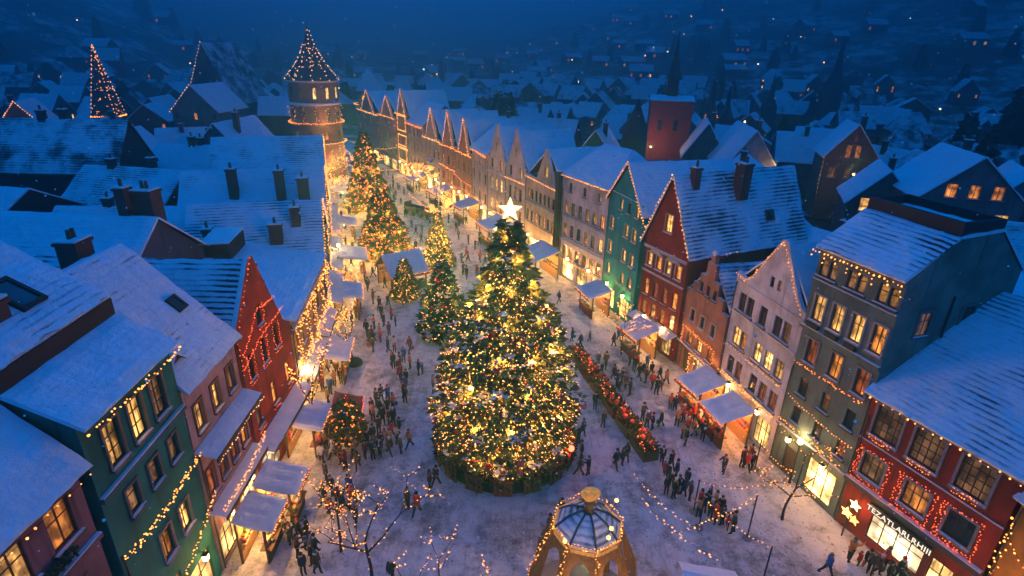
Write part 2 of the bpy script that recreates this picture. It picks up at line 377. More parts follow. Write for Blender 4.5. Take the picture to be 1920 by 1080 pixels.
# ------------------------------------------------------------------ houses
FR_DARK = plain((.035, .025, .02), .6); FR_WHITE = plain((.5, .48, .44), .6, .1); FR_BROWN = plain((.13, .05, .022), .6)
class House:
    def __init__(s, name, label, A, B, D, wall, cat='house', group=None):
        s.A, s.B = Vector((*A, 0)), Vector((*B, 0)); s.W = (s.B-s.A).length; s.D = D; s.wall = wall
        s.th = math.atan2(s.B.y-s.A.y, s.B.x-s.A.x)
        s.root = empty(name, s.A, s.th, label, cat, group)
        s.M = Matrix.Translation(s.A) @ Matrix.Rotation(s.th, 4, 'Z'); s.holes = []; s.roof = None
    def P(s, x, y, z): return s.M @ Vector((x, y, z))
    def win(s, x, z, w, h, kind, frame=None, trim=None, **k):
        s.holes.append((x-w/2, z, x+w/2, z+h)); return window(s.root, x, z, w, h, kind, frame or FR_DARK, trim, **k)
    def row(s, z, h, w, kinds, x0=None, x1=None, frame=None, trim=None, **k):
        n = len(kinds); x0 = .75+w/2 if x0 is None else x0; x1 = s.W-.75-w/2 if x1 is None else x1
        for i, c in enumerate(kinds):
            if c != ' ': s.win(x0+(x1-x0)*(i/(n-1) if n > 1 else .5), z, w, h, c, frame, trim, **k)
    def gable(s, zl, xa, za, zr, outline=None, mat=None, zroof=None, over=.35, ov_f=.3, under=None, th=.24, back_low=False):
        """gable to the street, ridge running back"""
        W, D = s.W, s.D; o = outline or [(0, 0), (W, 0), (W, zr), (xa, za), (0, zl)]
        mb = MB(); facade(mb, o, s.holes)
        if outline: mb.face([(p[0], .3, p[1]) for p in o][::-1])
        if outline:
            for i in range(len(o)):
                a, b = o[i-1], o[i]
                if a[1] > .01 or b[1] > .01: mb.face([(a[0], 0, a[1]), (b[0], 0, b[1]), (b[0], .3, b[1]), (a[0], .3, a[1])], 1 if abs(b[0]-a[0]) > .05 else 0)
            xa, za = xa, za-.35
        d0 = .31 if outline else 0
        mb.face([(0, d0, 0), (0, D, 0), (0, D, zl), (0, d0, zl)]); mb.face([(W, d0, 0), (W, d0, zr), (W, D, zr), (W, D, 0)])
        mb.face([(0, D, 0), (W, D, 0), (W, D, zr), (xa, D, za), (0, D, zl)])
        mb.build('wall', [s.wall, snow()], s.root)
        r = MB(); y0 = .32 if outline else -ov_f; y1 = D+.3; mat = mat or snow_roof(1.0, .3)
        kl = (za-zl)/xa; kr = (za-zr)/(W-xa); e = over
        r.slab((xa, y0, za), (xa, y1, za), (-e, y1, zl-e*kl), (-e, y0, zl-e*kl), th)
        r.slab((xa, y0, za), (xa, y1, za), (W+e, y1, zr-e*kr), (W+e, y0, zr-e*kr), th)
        s.ridge = (xa, za); s.kl, s.kr, s.zl, s.zr = kl, kr, zl, zr
        s.roof = r.build('roof', [mat, under or DARKWOOD], s.root)
        return s
    def eave(s, prof, z_eave, mat=None, ends=(.25, .25), th=.24, under=None, mats=None):
        """ridge along the street; prof = [(y, z), ...] from the front eave to the back eave"""
        W, D = s.W, s.D; mb = MB(); facade(mb, [(0, 0), (W, 0), (W, z_eave), (0, z_eave)], s.holes)
        prof_in = [(max(0, min(D, y)), z-.02) for y, z in prof]
        side = [(0, 0)]+[(y, z) for y, z in prof_in]+[(D, 0)]
        mb.face([(0, y, z) for y, z in side]); mb.face([(W, y, z) for y, z in side][::-1])
        mb.face([(0, D, 0), (W, D, 0), (W, D, prof_in[-1][1]), (0, D, prof_in[-1][1])][::-1])
        mb.build('wall', [s.wall], s.root)
        r = MB(); mats = mats or [mat or snow_roof(1.0, .3)]
        for i in range(len(prof)-1):
            (ya, za), (yb, zb) = prof[i], prof[i+1]
            if abs(yb-ya) < .2:
                r.box((-ends[0], min(ya, yb)-.06, min(za, zb)), (W+ends[1], max(ya, yb)+.06, max(za, zb)), len(mats)); continue
            hi, lo = ((yb, zb), (ya, za)) if zb >= za else ((ya, za), (yb, zb))
            r.slab((-ends[0], hi[0], hi[1]), (W+ends[1], hi[0], hi[1]), (W+ends[1], lo[0], lo[1]), (-ends[0], lo[0], lo[1]), th, min(i, len(mats)-1), len(mats))
        s.roof = r.build('roof', mats+[under or DARKWOOD], s.root); return s
    def hip(s, ze, zr, inset, mat=None, over=.35, th=.24):
        W, D = s.W, s.D; mb = MB(); facade(mb, [(0, 0), (W, 0), (W, ze), (0, ze)], s.holes)
        mb.face([(0, 0, 0), (0, D, 0), (0, D, ze), (0, 0, ze)]); mb.face([(W, 0, 0), (W, 0, ze), (W, D, ze), (W, D, 0)]); mb.face([(0, D, 0), (W, D, 0), (W, D, ze), (0, D, ze)])
        mb.build('wall', [s.wall], s.root); r = MB(); e = over; k = (zr-ze)/(D/2); zo = ze-e*k
        a, b = (inset, D/2, zr), (W-inset, D/2, zr)
        r.slab(a, b, (W+e, -e, zo), (-e, -e, zo), th); r.slab(b, a, (-e, D+e, zo), (W+e, D+e, zo), th)
        r.slab(a, a, (-e, -e, zo), (-e, D+e, zo), th); r.slab(b, b, (W+e, D+e, zo), (W+e, -e, zo), th)
        s.roof = r.build('roof', [mat or snow_roof(1.05, .25), DARKWOOD], s.root); return s
    def band(s, z, h=.18, d=.14, mat=None, name='cornice', x0=0, x1=None, snowy=True):
        mb = MB(); x1 = s.W if x1 is None else x1
        mb.box((x0-.03, -d, z), (x1+.03, -.003, z+h)); 
        if snowy: mb.box((x0, -d+.01, z+h), (x1, -.012, z+h+.06), 1)
        mb.build(name, [mat or s.wall, snow()], s.root)
    def shop(s, x, z, w, h, kind='S', frame=None, nx=3, name='shop_window'):
        s.holes.append((x-w/2, z, x+w/2, z+h)); o = window(s.root, x, z, w, h, kind, frame or FR_DARK, None, nx=nx, nz=2, sill=False); o.name = name
        return o
    def door(s, x, w=1.1, h=2.3, mat=None):
        s.holes.append((x-w/2, 0.06, x+w/2, h)); mb = MB(); mb.box((x-w/2, .1, .06), (x+w/2, .17, h))
        for j in (.25, 1.25):
            mb.box((x-w/2+.15, .07, j), (x+w/2-.15, .099, j+.8))
        d = mb.build('door', [mat or WOOD], s.root); k = MB(); k.ball((x+w/2-.12, .05, 1.05), .04); k.build('handle', [GOLD], d)
    def canopy(s, x0, x1, z, out, drop=.5, mat=None, posts=False, name='canopy'):
        """lean-to roof fixed to the facade"""
        r = MB(); r.slab((x0, -.02, z), (x1, -.02, z), (x1, -out, z-drop), (x0, -out, z-drop), .12, 0, 1, .04, .5)
        r.box((x0+.02, -out-.05, z-drop-.2), (x1-.02, -out+.02, z-drop+.02), 1)
        return r.build(name, [mat or snow(), WOOD], s.root)

# ------------------------------------------------------------------ strings of lights
def sagline(pts, sag, step=.5):
    out = []
    for i in range(len(pts)-1):
        a, b = Vector(pts[i]), Vector(pts[i+1]); L = (b-a).length; n = max(1, int(L/step))
        for k in range(n+(i == len(pts)-2)):
            t = k/n; out.append(a.lerp(b, t)-Vector((0, 0, sag*4*t*(1-t))))
    return out
nbulb = 0
def string(label, pts, kind='gold', gap=.34, size=.06, sag=0.0, jit=.05, name='fairy_light_string', group=None, wire=True, drops=None):
    global nbulb
    line = sagline([Vector(p) for p in pts], sag, gap*.8); mb = MB()
    if wire: mb.tube(line, .012, 3, 0)
    acc = 0.0; rows = [line]
    if drops:                                           # short icicle strands hanging from the line
        acc = 0
        for i in range(0, len(line), drops[1]):
            n = rng.randint(1, drops[0]); rows.append([line[i]-Vector((0, 0, gap*.8*(k+1))) for k in range(n)])
            if wire: mb.tube([line[i], rows[-1][-1]], .008, 3, 0)
    for row in rows:
        prev = None; acc = 0
        for i in range(len(row)):
            p = row[i]
            if prev is None or acc+(p-prev).length >= gap*.5:
                acc = 0; q = p+Vector((rng.uniform(-1, 1), rng.uniform(-1, 1), rng.uniform(-1, .4)))*jit
                mb.octa(q, size*.82*rng.choice((.75, .9, 1, 1.1, 1.35)), 1); nbulb += 1
            else: acc += (p-prev).length
            prev = p
    o = mb.build(name, [WIRE, BULB[kind]]); return tag(o, label, 'string lights', group or 'strings of fairy lights on the houses')
def frame_pts(h, x0, z0, x1, z1, y=-.13):
    return [h.P(x0, y, z0), h.P(x0, y, z1), h.P(x1, y, z1), h.P(x1, y, z0), h.P(x0, y, z0)]
lights_made = 0
def lamp(parent, loc, power, col=(1, .43, .10), rad=.15):
    global lights_made
    l = bpy.data.lights.new('bulb', 'POINT'); l.energy = power*3.0; l.color = col; l.shadow_soft_size = rad
    o = bpy.data.objects.new('bulb', l); COL.objects.link(o); o.location = loc; o.parent = parent; lights_made += 1
#@@PART2
# ================================================================== SETTING
def interp(tab, x):
    if x <= tab[0][0]: return tab[0][1]
    for (a, b), (c, d) in zip(tab, tab[1:]):
        if x <= c: return b+(d-b)*(x-a)/(c-a)
    return tab[-1][1]
SIL = [(-60, 9), (-42, 7.5), (-36, 5), (-31, 2.6), (-28.5, 1.0), (-25, .2), (-8, .0), (-2, .6), (3, 1.8), (9, 3.6), (16, 6), (28, 8), (60, 9)]
def terrain(x, y):
    d = math.hypot(x, y); az = math.degrees(math.atan2(x, y))
    if y < 0: return 0.0
    near = min(1, max(0, (-24-az)/6)); t = max(0, (d-250)/(750-330*near)); s = min(t, 1.25)
    h = (20+(1000-330*near)*math.tan(R(interp(SIL, az))))*(s*s*(3-2*s) if s < 1 else 1+(s-1)*.3)
    return h+noise.noise(Vector((x, y, 0))*.006)*14*min(1, t*2)
def axis(n, near, far, a=3.0):
    return [near*t+(far-near)*abs(t)**a*t for t in [(-1+2*i/n) for i in range(n+1)]]
mb = MB(); xs = axis(110, 260, 2600); ys = [y+300 for y in axis(110, 300, 2500)]
vs = [(x, y, terrain(x, y)-.35) for y in ys for x in xs]; n = len(xs)
mb.faces(vs, [(j*n+i, j*n+i+1, (j+1)*n+i+1, (j+1)*n+i) for j in range(len(ys)-1) for i in range(n-1)])
tag(mb.build('ground', [mat_country()], None, shade=True), 'snowy ground of the valley rising to wooded hillsides', None, None, 'structure')

RE = [(30, 8), (23.8, 24.7), (21.5, 28.7), (19.6, 34.4), (17.8, 42), (13.5, 52.6), (9.9, 64.1), (2, 80), (-6, 96.9), (-25.3, 130.5), (-50, 175)]
LE = [(-15.8, 8), (-15.8, 24.2), (-16.1, 30), (-16.5, 38), (-18.9, 52.5), (-21.5, 62), (-25.5, 75), (-31, 92), (-38, 118), (-60, 175)]
def edge(tab, y):
    t = sorted((b, a) for a, b in tab); return interp(t, y)
mb = MB(); vs = []; nx = 44; ys = [8+1.0*i*(1+i*.004) for i in range(118)]
for y in ys:
    a, b = edge(LE, y)-3, edge(RE, y)+3
    for i in range(nx+1):
        x = a+(b-a)*i/nx; vs.append((x, y, noise.noise(Vector((x, y, 0))*.35)*.06+noise.noise(Vector((x, y, 5))*1.1)*.03))
n = nx+1
mb.faces(vs, [(j*n+i, j*n+i+1, (j+1)*n+i+1, (j+1)*n+i) for j in range(len(ys)-1) for i in range(nx)])
tag(mb.build('street', [mat_trampled()], None, shade=True), 'trampled snow covering the market street and square', None, None, 'structure')

# sky, dusk light
w = bpy.data.worlds.new('World'); scene.world = w; w.use_nodes = True; nt = w.node_tree; bg = nt.nodes['Background']
SUN_EL, SUN_AZ = R(-3.0), R(200)
sky = N(nt, 'ShaderNodeTexSky'); sky.sky_type = 'NISHITA'; sky.sun_disc = False; sky.sun_elevation = R(0.5); sky.sun_rotation = SUN_AZ
sky.ozone_density = 6; sky.dust_density = .3; sky.altitude = 300
bw = N(nt, 'ShaderNodeRGBToBW'); nt.links.new(sky.outputs[0], bw.inputs[0])
tc = N(nt, 'ShaderNodeTexCoord'); sp = N(nt, 'ShaderNodeSeparateXYZ'); nt.links.new(tc.outputs['Generated'], sp.inputs[0])
up = smooth(nt, sp.outputs[2], -.05, .75)
tint = mixc(nt, up, (.0006, .215, .74), (.0006, .25, 1.0))
lvl = math_n(nt, 'ADD', 1.0, math_n(nt, 'MULTIPLY', up, .22))
dp = N(nt, 'ShaderNodeVectorMath', operation='DOT_PRODUCT'); nt.links.new(tc.outputs['Generated'], dp.inputs[0]); dp.inputs[1].default_value = Vector((-.22, 1, .12)).normalized()
afterglow = math_n(nt, 'POWER', math_n(nt, 'MAXIMUM', dp.outputs['Value'], 0.0), 9.0)
lvl = math_n(nt, 'ADD', lvl, math_n(nt, 'MULTIPLY', afterglow, 20.0))
vm = N(nt, 'ShaderNodeVectorMath', operation='SCALE'); nt.links.new(tint, vm.inputs[0]); nt.links.new(lvl, vm.inputs['Scale'])
vm2 = N(nt, 'ShaderNodeVectorMath', operation='SCALE'); nt.links.new(vm.outputs[0], vm2.inputs[0])
nt.links.new(math_n(nt, 'ADD', math_n(nt, 'MULTIPLY', bw.outputs[0], .35), 6.1), vm2.inputs['Scale'])
nt.links.new(vm2.outputs[0], bg.inputs[0]); bg.inputs[1].default_value = .12
sl = bpy.data.lights.new('sun', 'SUN'); sl.energy = .10; sl.angle = R(40); sl.color = (.002, .25, 1.0)
so = bpy.data.objects.new('sun', sl); COL.objects.link(so); so.rotation_euler = (R(48), 0, R(-40))
# haze
mb = MB(); mb.box((-2700, -40, -1.5), (2700, 2900, 290))
hz = bpy.data.materials.new('haze'); hz.use_nodes = True; nt = hz.node_tree; nt.nodes.remove(nt.nodes['Principled BSDF'])
pv = N(nt, 'ShaderNodeVolumePrincipled'); pv.inputs['Color'].default_value = (.15, .85, 1, 1); pv.inputs['Density'].default_value = .0030; pv.inputs['Anisotropy'].default_value = .7
nt.links.new(pv.outputs[0], nt.nodes['Material Output'].inputs['Volume'])
tag(mb.build('haze', [hz]), 'cold blue winter haze filling the valley', None, None, 'stuff')

# ================================================================== STREET FRONT, EAST SIDE
HOUSES = {}
HG = 'houses along the market street'
def house(key, label, A, B, D, col, name='town_house', brick=False):
    h = House(name, label, A, B, D, plaster(col, brick), 'house', HG); HOUSES[key] = h; return h
RED, MAROON = (.26, .018, .012), (.17, .014, .012)
# red house with the shop
h = house('shop', 'deep red house with a brightly lit shopfront under white lettering', (21.5, 28.6), (24.6, 21.4), 14, RED)
for x in (1.3, 3.55, 6.0): h.win(x, 7.25, 1.55, 2.05, 'C', FR_DARK, plain((.2, .2, .22), .7, .1), nx=4, nz=4)
for x, k in ((1.25, 'C'), (3.85, 'O'), (6.2, 'D'.lower())): h.win(x, 4.35, 1.35, 1.6, k, FR_DARK, plain((.2, .2, .22), .7, .1), nx=3, nz=2)
h.shop(3.65, .55, 3.2, 1.95, 'W', FR_DARK, 4); h.shop(6.2, .3, 1.2, 2.2, 'S', FR_DARK, 2); h.door(1.0, 1.0, 2.3, plain((.2, .02, .01), .6))
h.eave([(-.5, 9.75), (8.2, 15.2), (14, 10.5)], 9.9, snow_roof(.86, .7)); h.band(3.45, .3, .3, plain((.05, .05, .06), .7)); h.band(9.55, .25, .25, plain((.3, .25, .2), .7), snowy=False); h.band(6.55, .12, .1, None)
chimney(h.roof, 5.5, 8.2, 14.2, 16.4)
sg = MB(); sg.box((1.9, -.34, 2.62), (5.6, -.2, 3.2)); sgo = sg.build('shop_sign', [plain((.03, .02, .02), .6)], h.root)
fc = bpy.data.curves.new('lettering', 'FONT'); fc.body = 'TEZATLARLRHIII'; fc.size = .5; fc.extrude = .015; fc.align_x = 'CENTER'; fc.space_character = 1.05
fo = bpy.data.objects.new('lettering', fc); COL.objects.link(fo); dg = bpy.context.evaluated_depsgraph_get(); me = bpy.data.meshes.new_from_object(fo.evaluated_get(dg)); bpy.data.objects.remove(fo)
me.materials.clear(); me.materials.append(emit((1, .8, .62), 1.5)); lo = link('lettering', me, sgo, (3.75, -.37, 2.73)); lo.rotation_euler = (R(90), 0, 0)
string('golden fairy lights under the snowy eave of the deep red shop house', [h.P(-.3, -.6, 9.72), h.P(7.9, -.6, 9.72)], 'gold', .55, .07)
for i, (x, wd) in enumerate(((1.3, 1.2), (3.55, 1.2), (6.0, 1.2))):
    string(f'small light garland on the {ORD[i]} upper window box of the deep red shop house', [h.P(x-wd/2, -.3, 7.35), h.P(x+wd/2, -.3, 7.35), h.P(x+wd/2, -.34, 7.15), h.P(x-wd/2, -.34, 7.15)], 'amber', .16, .045)
for i, x in enumerate((1.25, 3.85, 6.2)):
    string(f'orange lights outlining the {ORD[i]} middle window of the deep red shop house', frame_pts(h, x-1.0, 3.95, x+1.0, 6.25, -.16), 'red', .2, .045, jit=.07)
    string(f'inner orange lights around the {ORD[i]} middle window of the deep red shop house', [h.P(x-.8, -.16, 6.1), h.P(x-.8, -.16, 4.2), h.P(x+.8, -.2, 4.1)], 'red', .22, .045, jit=.07)
SHOP = h
# grey-green tall house
h = house('grey', 'tall grey green house with a mansard roof and four lit upper windows', (19.6, 34.4), (21.5, 28.7), 9, (.14, .185, .15))
h.row(15.0, 1.15, .62, 'CC CC CC'[:8], .55, 5.5, FR_DARK)
h.row(12.0, 1.75, .85, 'LLLO', .95, 5.35, FR_BROWN, plain((.3, .28, .26), .8)); h.row(9.0, 1.7, .85, 'ROR', 1.25, 5.15, FR_BROWN, plain((.22, .2, .18), .8))
h.row(6.5, 1.3, .7, 'dCd', 1.3, 5.1); h.row(4.3, 1.2, .7, 'dCR', 1.3, 5.1)
h.shop(4.3, .3, 2.3, 2.5, 'S', FR_BROWN, 3); h.door(1.7)
h.eave([(-.35, 16.75), (2.9, 19.0), (6.1, 19.2), (9, 16.6)], 16.9, snow_roof(.78, .75), mats=[snow_roof(.82, .8), snow_roof(.7, .3), snow_roof(.8, .5)], ends=(.1, .1))
pb = MB(); pb.box((-.0, 2.9, 19.0), (6.0, 3.15, 19.9)); pb.box((-.0, 5.9, 19.0), (6.0, 6.15, 19.9)); pb.box((-.0, 3.15, 19.0), (.2, 5.9, 19.9)); pb.box((5.8, 3.15, 19.0), (6.0, 5.9, 19.9))
for z, ys in ((13.2, (2.2, 5.6)), (9.6, (2.2, 5.6)), (6.0, (3.8,))):
    for y in ys: window(h.root, h.W, z, .9, 1.5, 'd' if y > 3 else 'C', FR_DARK, plain((.12, .13, .13), .8), y=y, rz=R(90), proud=True)
db = MB(); db.tube([(h.W+.09, 4.0, .1), (h.W+.09, 4.0, 15.5)], .06, 6); db.build('drainpipe', [plain((.03, .03, .035))], h.root)
pb.build('parapet', [plain((.018, .018, .022))], h.roof)
h.band(14.55, .16, .14); h.band(11.2, .22, .2); h.band(16.55, .22, .22, snowy=False); h.band(3.35, .16, .16)
for z, x0, x1 in ((11.55, .5, 1.4), (11.55, 2.0, 2.9), (11.55, 3.5, 4.3)):
    mb = MB(); mb.box((x0, -.3, z), (x1, -.03, z+.3)); mb.build('window_box', [plain((.05, .05, .03), .9, .5)], h.root)
string('golden lights under the snowy eave of the tall grey green house', [h.P(-.2, -.45, 16.6), h.P(6.1, -.45, 16.6)], 'gold', .36, .075, drops=(2, 3))
string('amber garland under the orange windows of the tall grey green house', [h.P(.4, -.25, 8.75), h.P(5.7, -.25, 8.75)], 'amber', .17, .05, jit=.1)
string('white lights swagged below the dark windows of the tall grey green house', [h.P(.5, -.25, 6.2), h.P(2.5, -.25, 5.9), h.P(5.9, -.25, 5.7)], 'gold', .26, .05, .12)
string('double garland above the ground floor of the tall grey green house', [h.P(.2, -.25, 4.1), h.P(5.5, -.25, 3.9)], 'gold', .2, .055, jit=.12)
# white curved gable
h = house('white', 'white gabled house with a curved parapet and three golden windows', (17.8, 41.8), (19.6, 34.3), 12, (.60, .57, .58))
h.row(9.3, 1.5, .8, 'dd', 1.15, 2.15, FR_BROWN); h.row(9.3, 1.5, .8, 'd', 3.75, 3.75, FR_BROWN); h.row(9.3, 1.5, .8, 'dC', 5.4, 6.4, FR_BROWN)
h.win(1.25, 6.35, .95, 1.5, 'L', FR_BROWN); h.win(2.15, 6.35, .7, 1.5, 'O', FR_BROWN); h.row(6.35, 1.5, .9, 'BBL', 4.0, 6.5, FR_BROWN)
h.row(3.75, 1.5, .8, 'dR', 1.2, 2.3, FR_BROWN); h.row(3.75, 1.5, .85, 'dRR', 4.2, 6.6, FR_BROWN)
h.win(3.95, 12.5, .42, .8, 'd', FR_DARK, sill=False, nx=1); h.win(4.75, 12.5, .42, .8, 'O', FR_DARK, sill=False, nx=1)
h.shop(1.3, .3, 1.6, 2.3, 'B'); h.shop(6.3, .3, 1.8, 2.3, 'B'); h.door(3.9)
W = h.W
h.gable(11.6, 4.4, 16.1, 12.0, [(0, 0), (W, 0), (W, 12.15), (W-.35, 12.2), (W-1.1, 13.0), (W-2.0, 14.5), (4.65, 16.2), (4.15, 16.2), (2.9, 14.3), (1.9, 12.7), (1.1, 12.0), (.3, 12.1), (0, 12.3)], snow_roof(.95, .4))
dormer(h.roof, .5, 2.2, 11.4, 1.5, 2.6, 1.0, plaster((.4, .38, .4)))
h.band(8.9, .12, .12); h.band(11.55, .1, .1, snowy=False); h.band(5.75, .12, .12)
string('golden lights tracing the curved gable of the white house', [h.P(x, -.14, z) for x, z in ((.0, 12.1), (1.1, 11.85), (1.9, 12.5), (2.9, 14.1), (4.4, 16.05), (W-2.0, 14.3), (W-1.1, 12.8), (W-.3, 12.0))], 'gold', .3, .06)
string('light garland below the golden windows of the white gabled house', [h.P(3.2, -.2, 6.15), h.P(7.2, -.2, 6.15)], 'gold', .26, .055, jit=.09)
string('short light garland below the single golden window of the white gabled house', [h.P(.7, -.2, 6.15), h.P(2.6, -.2, 6.15)], 'gold', .3, .05)
string('garland of lights on the lowest cornice of the white gabled house', [h.P(.1, -.25, 3.5), h.P(7.3, -.25, 3.5)], 'gold', .24, .055, jit=.14)
# salmon stepped gable
h = house('salmon', 'small salmon coloured house with a stepped gable', (16.2, 48.5), (17.8, 42.2), 9, (.38, .17, .12))
h.row(5.3, 1.15, .6, 'dCd', 1.6, 4.9, FR_DARK, plain((.4, .36, .33), .8)); h.row(2.95, 1.1, .8, 'OLO', 1.6, 5.0, FR_BROWN); h.row(8.5, .9, .5, 'ddd', 2.2, 4.3, FR_DARK)
h.shop(4.0, .2, 2.2, 2.2, 'W'); h.door(1.6)
W = h.W
h.gable(7.9, W/2, 11.6, 7.9, [(0, 0), (W, 0), (W, 8.0), (W-.9, 8.0), (W-.9, 9.0), (W-1.8, 9.0), (W-1.8, 10.1), (W-2.6, 10.1), (W-2.6, 11.5), (2.6, 11.5), (2.6, 10.1), (1.8, 10.1), (1.8, 9.0), (.9, 9.0), (.9, 8.0), (0, 8.0)], snow_roof(.35, .3))
mb = MB(); mb.box((W/2-.3, -.0, 11.55), (W/2+.3, .35, 12.3)); mb.ball((W/2, .15, 12.4), .3, 1); mb.build('finial', [plaster((.38, .17, .12)), snow()], h.root)
h.band(2.45, .2, .3, WOOD)
string('lights outlining the window bay of the salmon stepped gable house', frame_pts(h, .7, 2.7, 5.8, 4.45, -.2), 'amber', .16, .05, jit=.1)
string('bright light curtain around the shopfront of the salmon house', [h.P(2.6, -.3, .2), h.P(2.6, -.3, 2.5), h.P(5.4, -.3, 2.5), h.P(5.4, -.3, .2)], 'gold', .15, .065, jit=.12)
lamp(h.root, (4.0, -.9, 1.9), 60)
# red gabled house
h = house('redgable', 'tall red gabled house with a broad snow patched roof', (13.2, 54.0), (15.9, 48.6), 15, (.24, .02, .02))
h.win(3.0, 12.3, .95, 1.7, 'L', FR_BROWN, plain((.3, .2, .18), .8)); h.row(8.3, 1.35, .75, 'LOLO', .95, 5.1, FR_BROWN, plain((.35, .3, .28), .8))
h.row(5.2, 1.7, .75, 'ORRO', .9, 5.1, FR_DARK); h.row(3.0, 1.6, .75, 'OOOL', .9, 5.1, FR_DARK); h.shop(2.0, .2, 2.6, 2.2, 'S'); h.shop(4.8, .2, 1.4, 2.2, 'B')
h.gable(11.2, 3.0, 17.6, 11.4, None, snow_roof(.52, .5), over=.4)
chimney(h.roof, 4.3, 7.0, 15.2, 18.6, 1.1, 1.1, BRICKCH, 2); chimney(h.roof, 3.6, 1.8, 16.4, 18.4, .7, .7)
roof_window(h.roof, (5.0, 10.5, 13.4), (0, 1, 0), (1, 0, -2.07), .9, .9)
h.band(10.1, .2, .16, plain((.4, .36, .34), .8)); h.band(7.6, .14, .12, plain((.35, .3, .3), .8))
for sgn in (-1, 1):
    x = 1.8 if sgn < 0 else 4.25
    mb = MB(); mb.face([(x-.95, -.2, 9.8), (x+.95, -.2, 9.8), (x, -.2, 10.5)]); mb.face([(x-.95, -.2, 9.8), (x, -.2, 10.5), (x, 0, 10.5), (x-.95, 0, 9.8)], 1); mb.face([(x+.95, -.2, 9.8), (x+.95, 0, 9.8), (x, 0, 10.5), (x, -.2, 10.5)], 1)
    mb.build('pediment', [plain((.4, .36, .34), .8), snow()], h.root)
string('golden lights up both rakes of the tall red gabled house', [h.P(-.35, -.4, 10.9), h.P(3.0, -.4, 17.8), h.P(6.35, -.4, 11.0)], 'gold', .5, .075)
string('lights along the side eave of the tall red gabled house', [h.P(6.5, -.2, 10.75), h.P(6.5, 5.5, 10.75)], 'gold', .5, .06)
h.canopy(-.2, 6.2, 2.85, 1.2, .3, name='shop_canopy')
# teal gable
h = house('teal', 'teal gabled house with golden lights along its gable', (10.75, 63.0), (13.1, 55.7), 12, (.010, .27, .27))
h.row(12.0, 1.2, .65, 'LdO', 2.9, 6.4, FR_BROWN); h.row(9.4, 1.35, .75, 'L LL', 1.2, 6.3, FR_BROWN, plain((.3, .3, .26), .8)); h.row(6.6, 1.35, .75, 'L LL', 1.2, 6.3, FR_BROWN, plain((.3, .3, .26), .8)); h.row(4.0, 1.3, .75, 'L LO', 1.2, 6.3, FR_BROWN)
h.shop(2.2, .2, 2.2, 2.3, 'S'); h.shop(5.6, .2, 2.2, 2.3, 'S')
W = h.W; h.gable(12.8, 3.9, 17.2, 12.8, None, snow_roof(1.1, .1), over=.3); h.band(13.5, .12, .1)
string('golden lights tracing the teal gable', [h.P(-.2, -.38, 12.6), h.P(3.9, -.38, 17.4), h.P(W+.2, -.38, 12.5)], 'gold', .42, .08)
string('sagging lights strung between the teal gable and the red gable', [h.P(W, -.2, 12.6), HOUSES['redgable'].P(.4, -.3, 12.3)], 'gold', .4, .08, .5)
# white hip roofed
h = house('hip', 'long white house with a hipped roof under smooth snow', (6.2, 71.2), (10.7, 63.1), 9, (.52, .48, .5))
h.row(11.6, 1.1, .6, 'ddC', 1.6, 7.6, FR_DARK); h.row(8.7, 1.6, .8, 'OCdCCO', .9, 8.4, FR_DARK); h.row(5.8, 1.6, .8, 'OCdOCL', .9, 8.4, FR_DARK); h.row(2.9, 1.5, .9, 'ROROLO', .9, 8.4, FR_DARK)
h.shop(2.0, .2, 2.6, 2.2, 'S'); h.shop(5.2, .2, 2.4, 2.2, 'B'); h.shop(8.0, .2, 1.6, 2.2, 'S')
h.hip(13.7, 17.2, 2.0, snow_roof(1.25, .05)); h.band(5.0, .15, .14); h.band(8.0, .12, .1)
mb = MB(); mb.box((-.75, -.75, 2.0), (-.1, -.12, 13.4)); mb.box((-.82, -.82, 13.4), (-.03, -.05, 13.8)); mb.box((-.78, -.78, 13.8), (-.07, -.09, 14.0), 1); mb.build('flue', [DARKWOOD, snow()], h.root)
string('golden lights along the snowy eave of the long white hipped house', [h.P(-.4, 3, 13.4), h.P(-.3, -.45, 13.45), h.P(9.5, -.45, 13.45)], 'gold', .42, .08)
string('red lights over the ground floor of the long white hipped house', [h.P(.2, -.25, 2.6), h.P(9.2, -.25, 2.6)], 'amber', .25, .06, jit=.1)
# cream
h = house('cream', 'cream house with rows of narrow windows and one pointed gable', (1.6, 80.7), (6.1, 71.4), 10, (.42, .36, .28))
h.row(8.2, 1.5, .6, 'OddddCdd', .9, 9.4, FR_BROWN); h.row(5.0, 1.6, .65, 'OCOCOCOL', .9, 9.4, FR_BROWN); h.win(5.8, 12.1, .9, 1.5, 'L', FR_BROWN); h.shop(3.0, .2, 3.6, 2.5, 'S'); h.shop(7.6, .2, 3.0, 2.5, 'S')
W = h.W; h.gable(11.4, 5.6, 16.0, 11.2, [(0, 0), (W, 0), (W, 11.2), (8.2, 11.3), (5.9, 15.9), (5.5, 15.9), (3.2, 11.5), (0, 11.6)], snow_roof(1.1, .15))
h.band(11.0, .15, .14); h.band(7.5, .12, .12)
string('lights along the cornice of the cream house', [h.P(.2, -.25, 11.3), h.P(3.2, -.25, 11.2), h.P(W, -.25, 11.0)], 'gold', .4, .08)
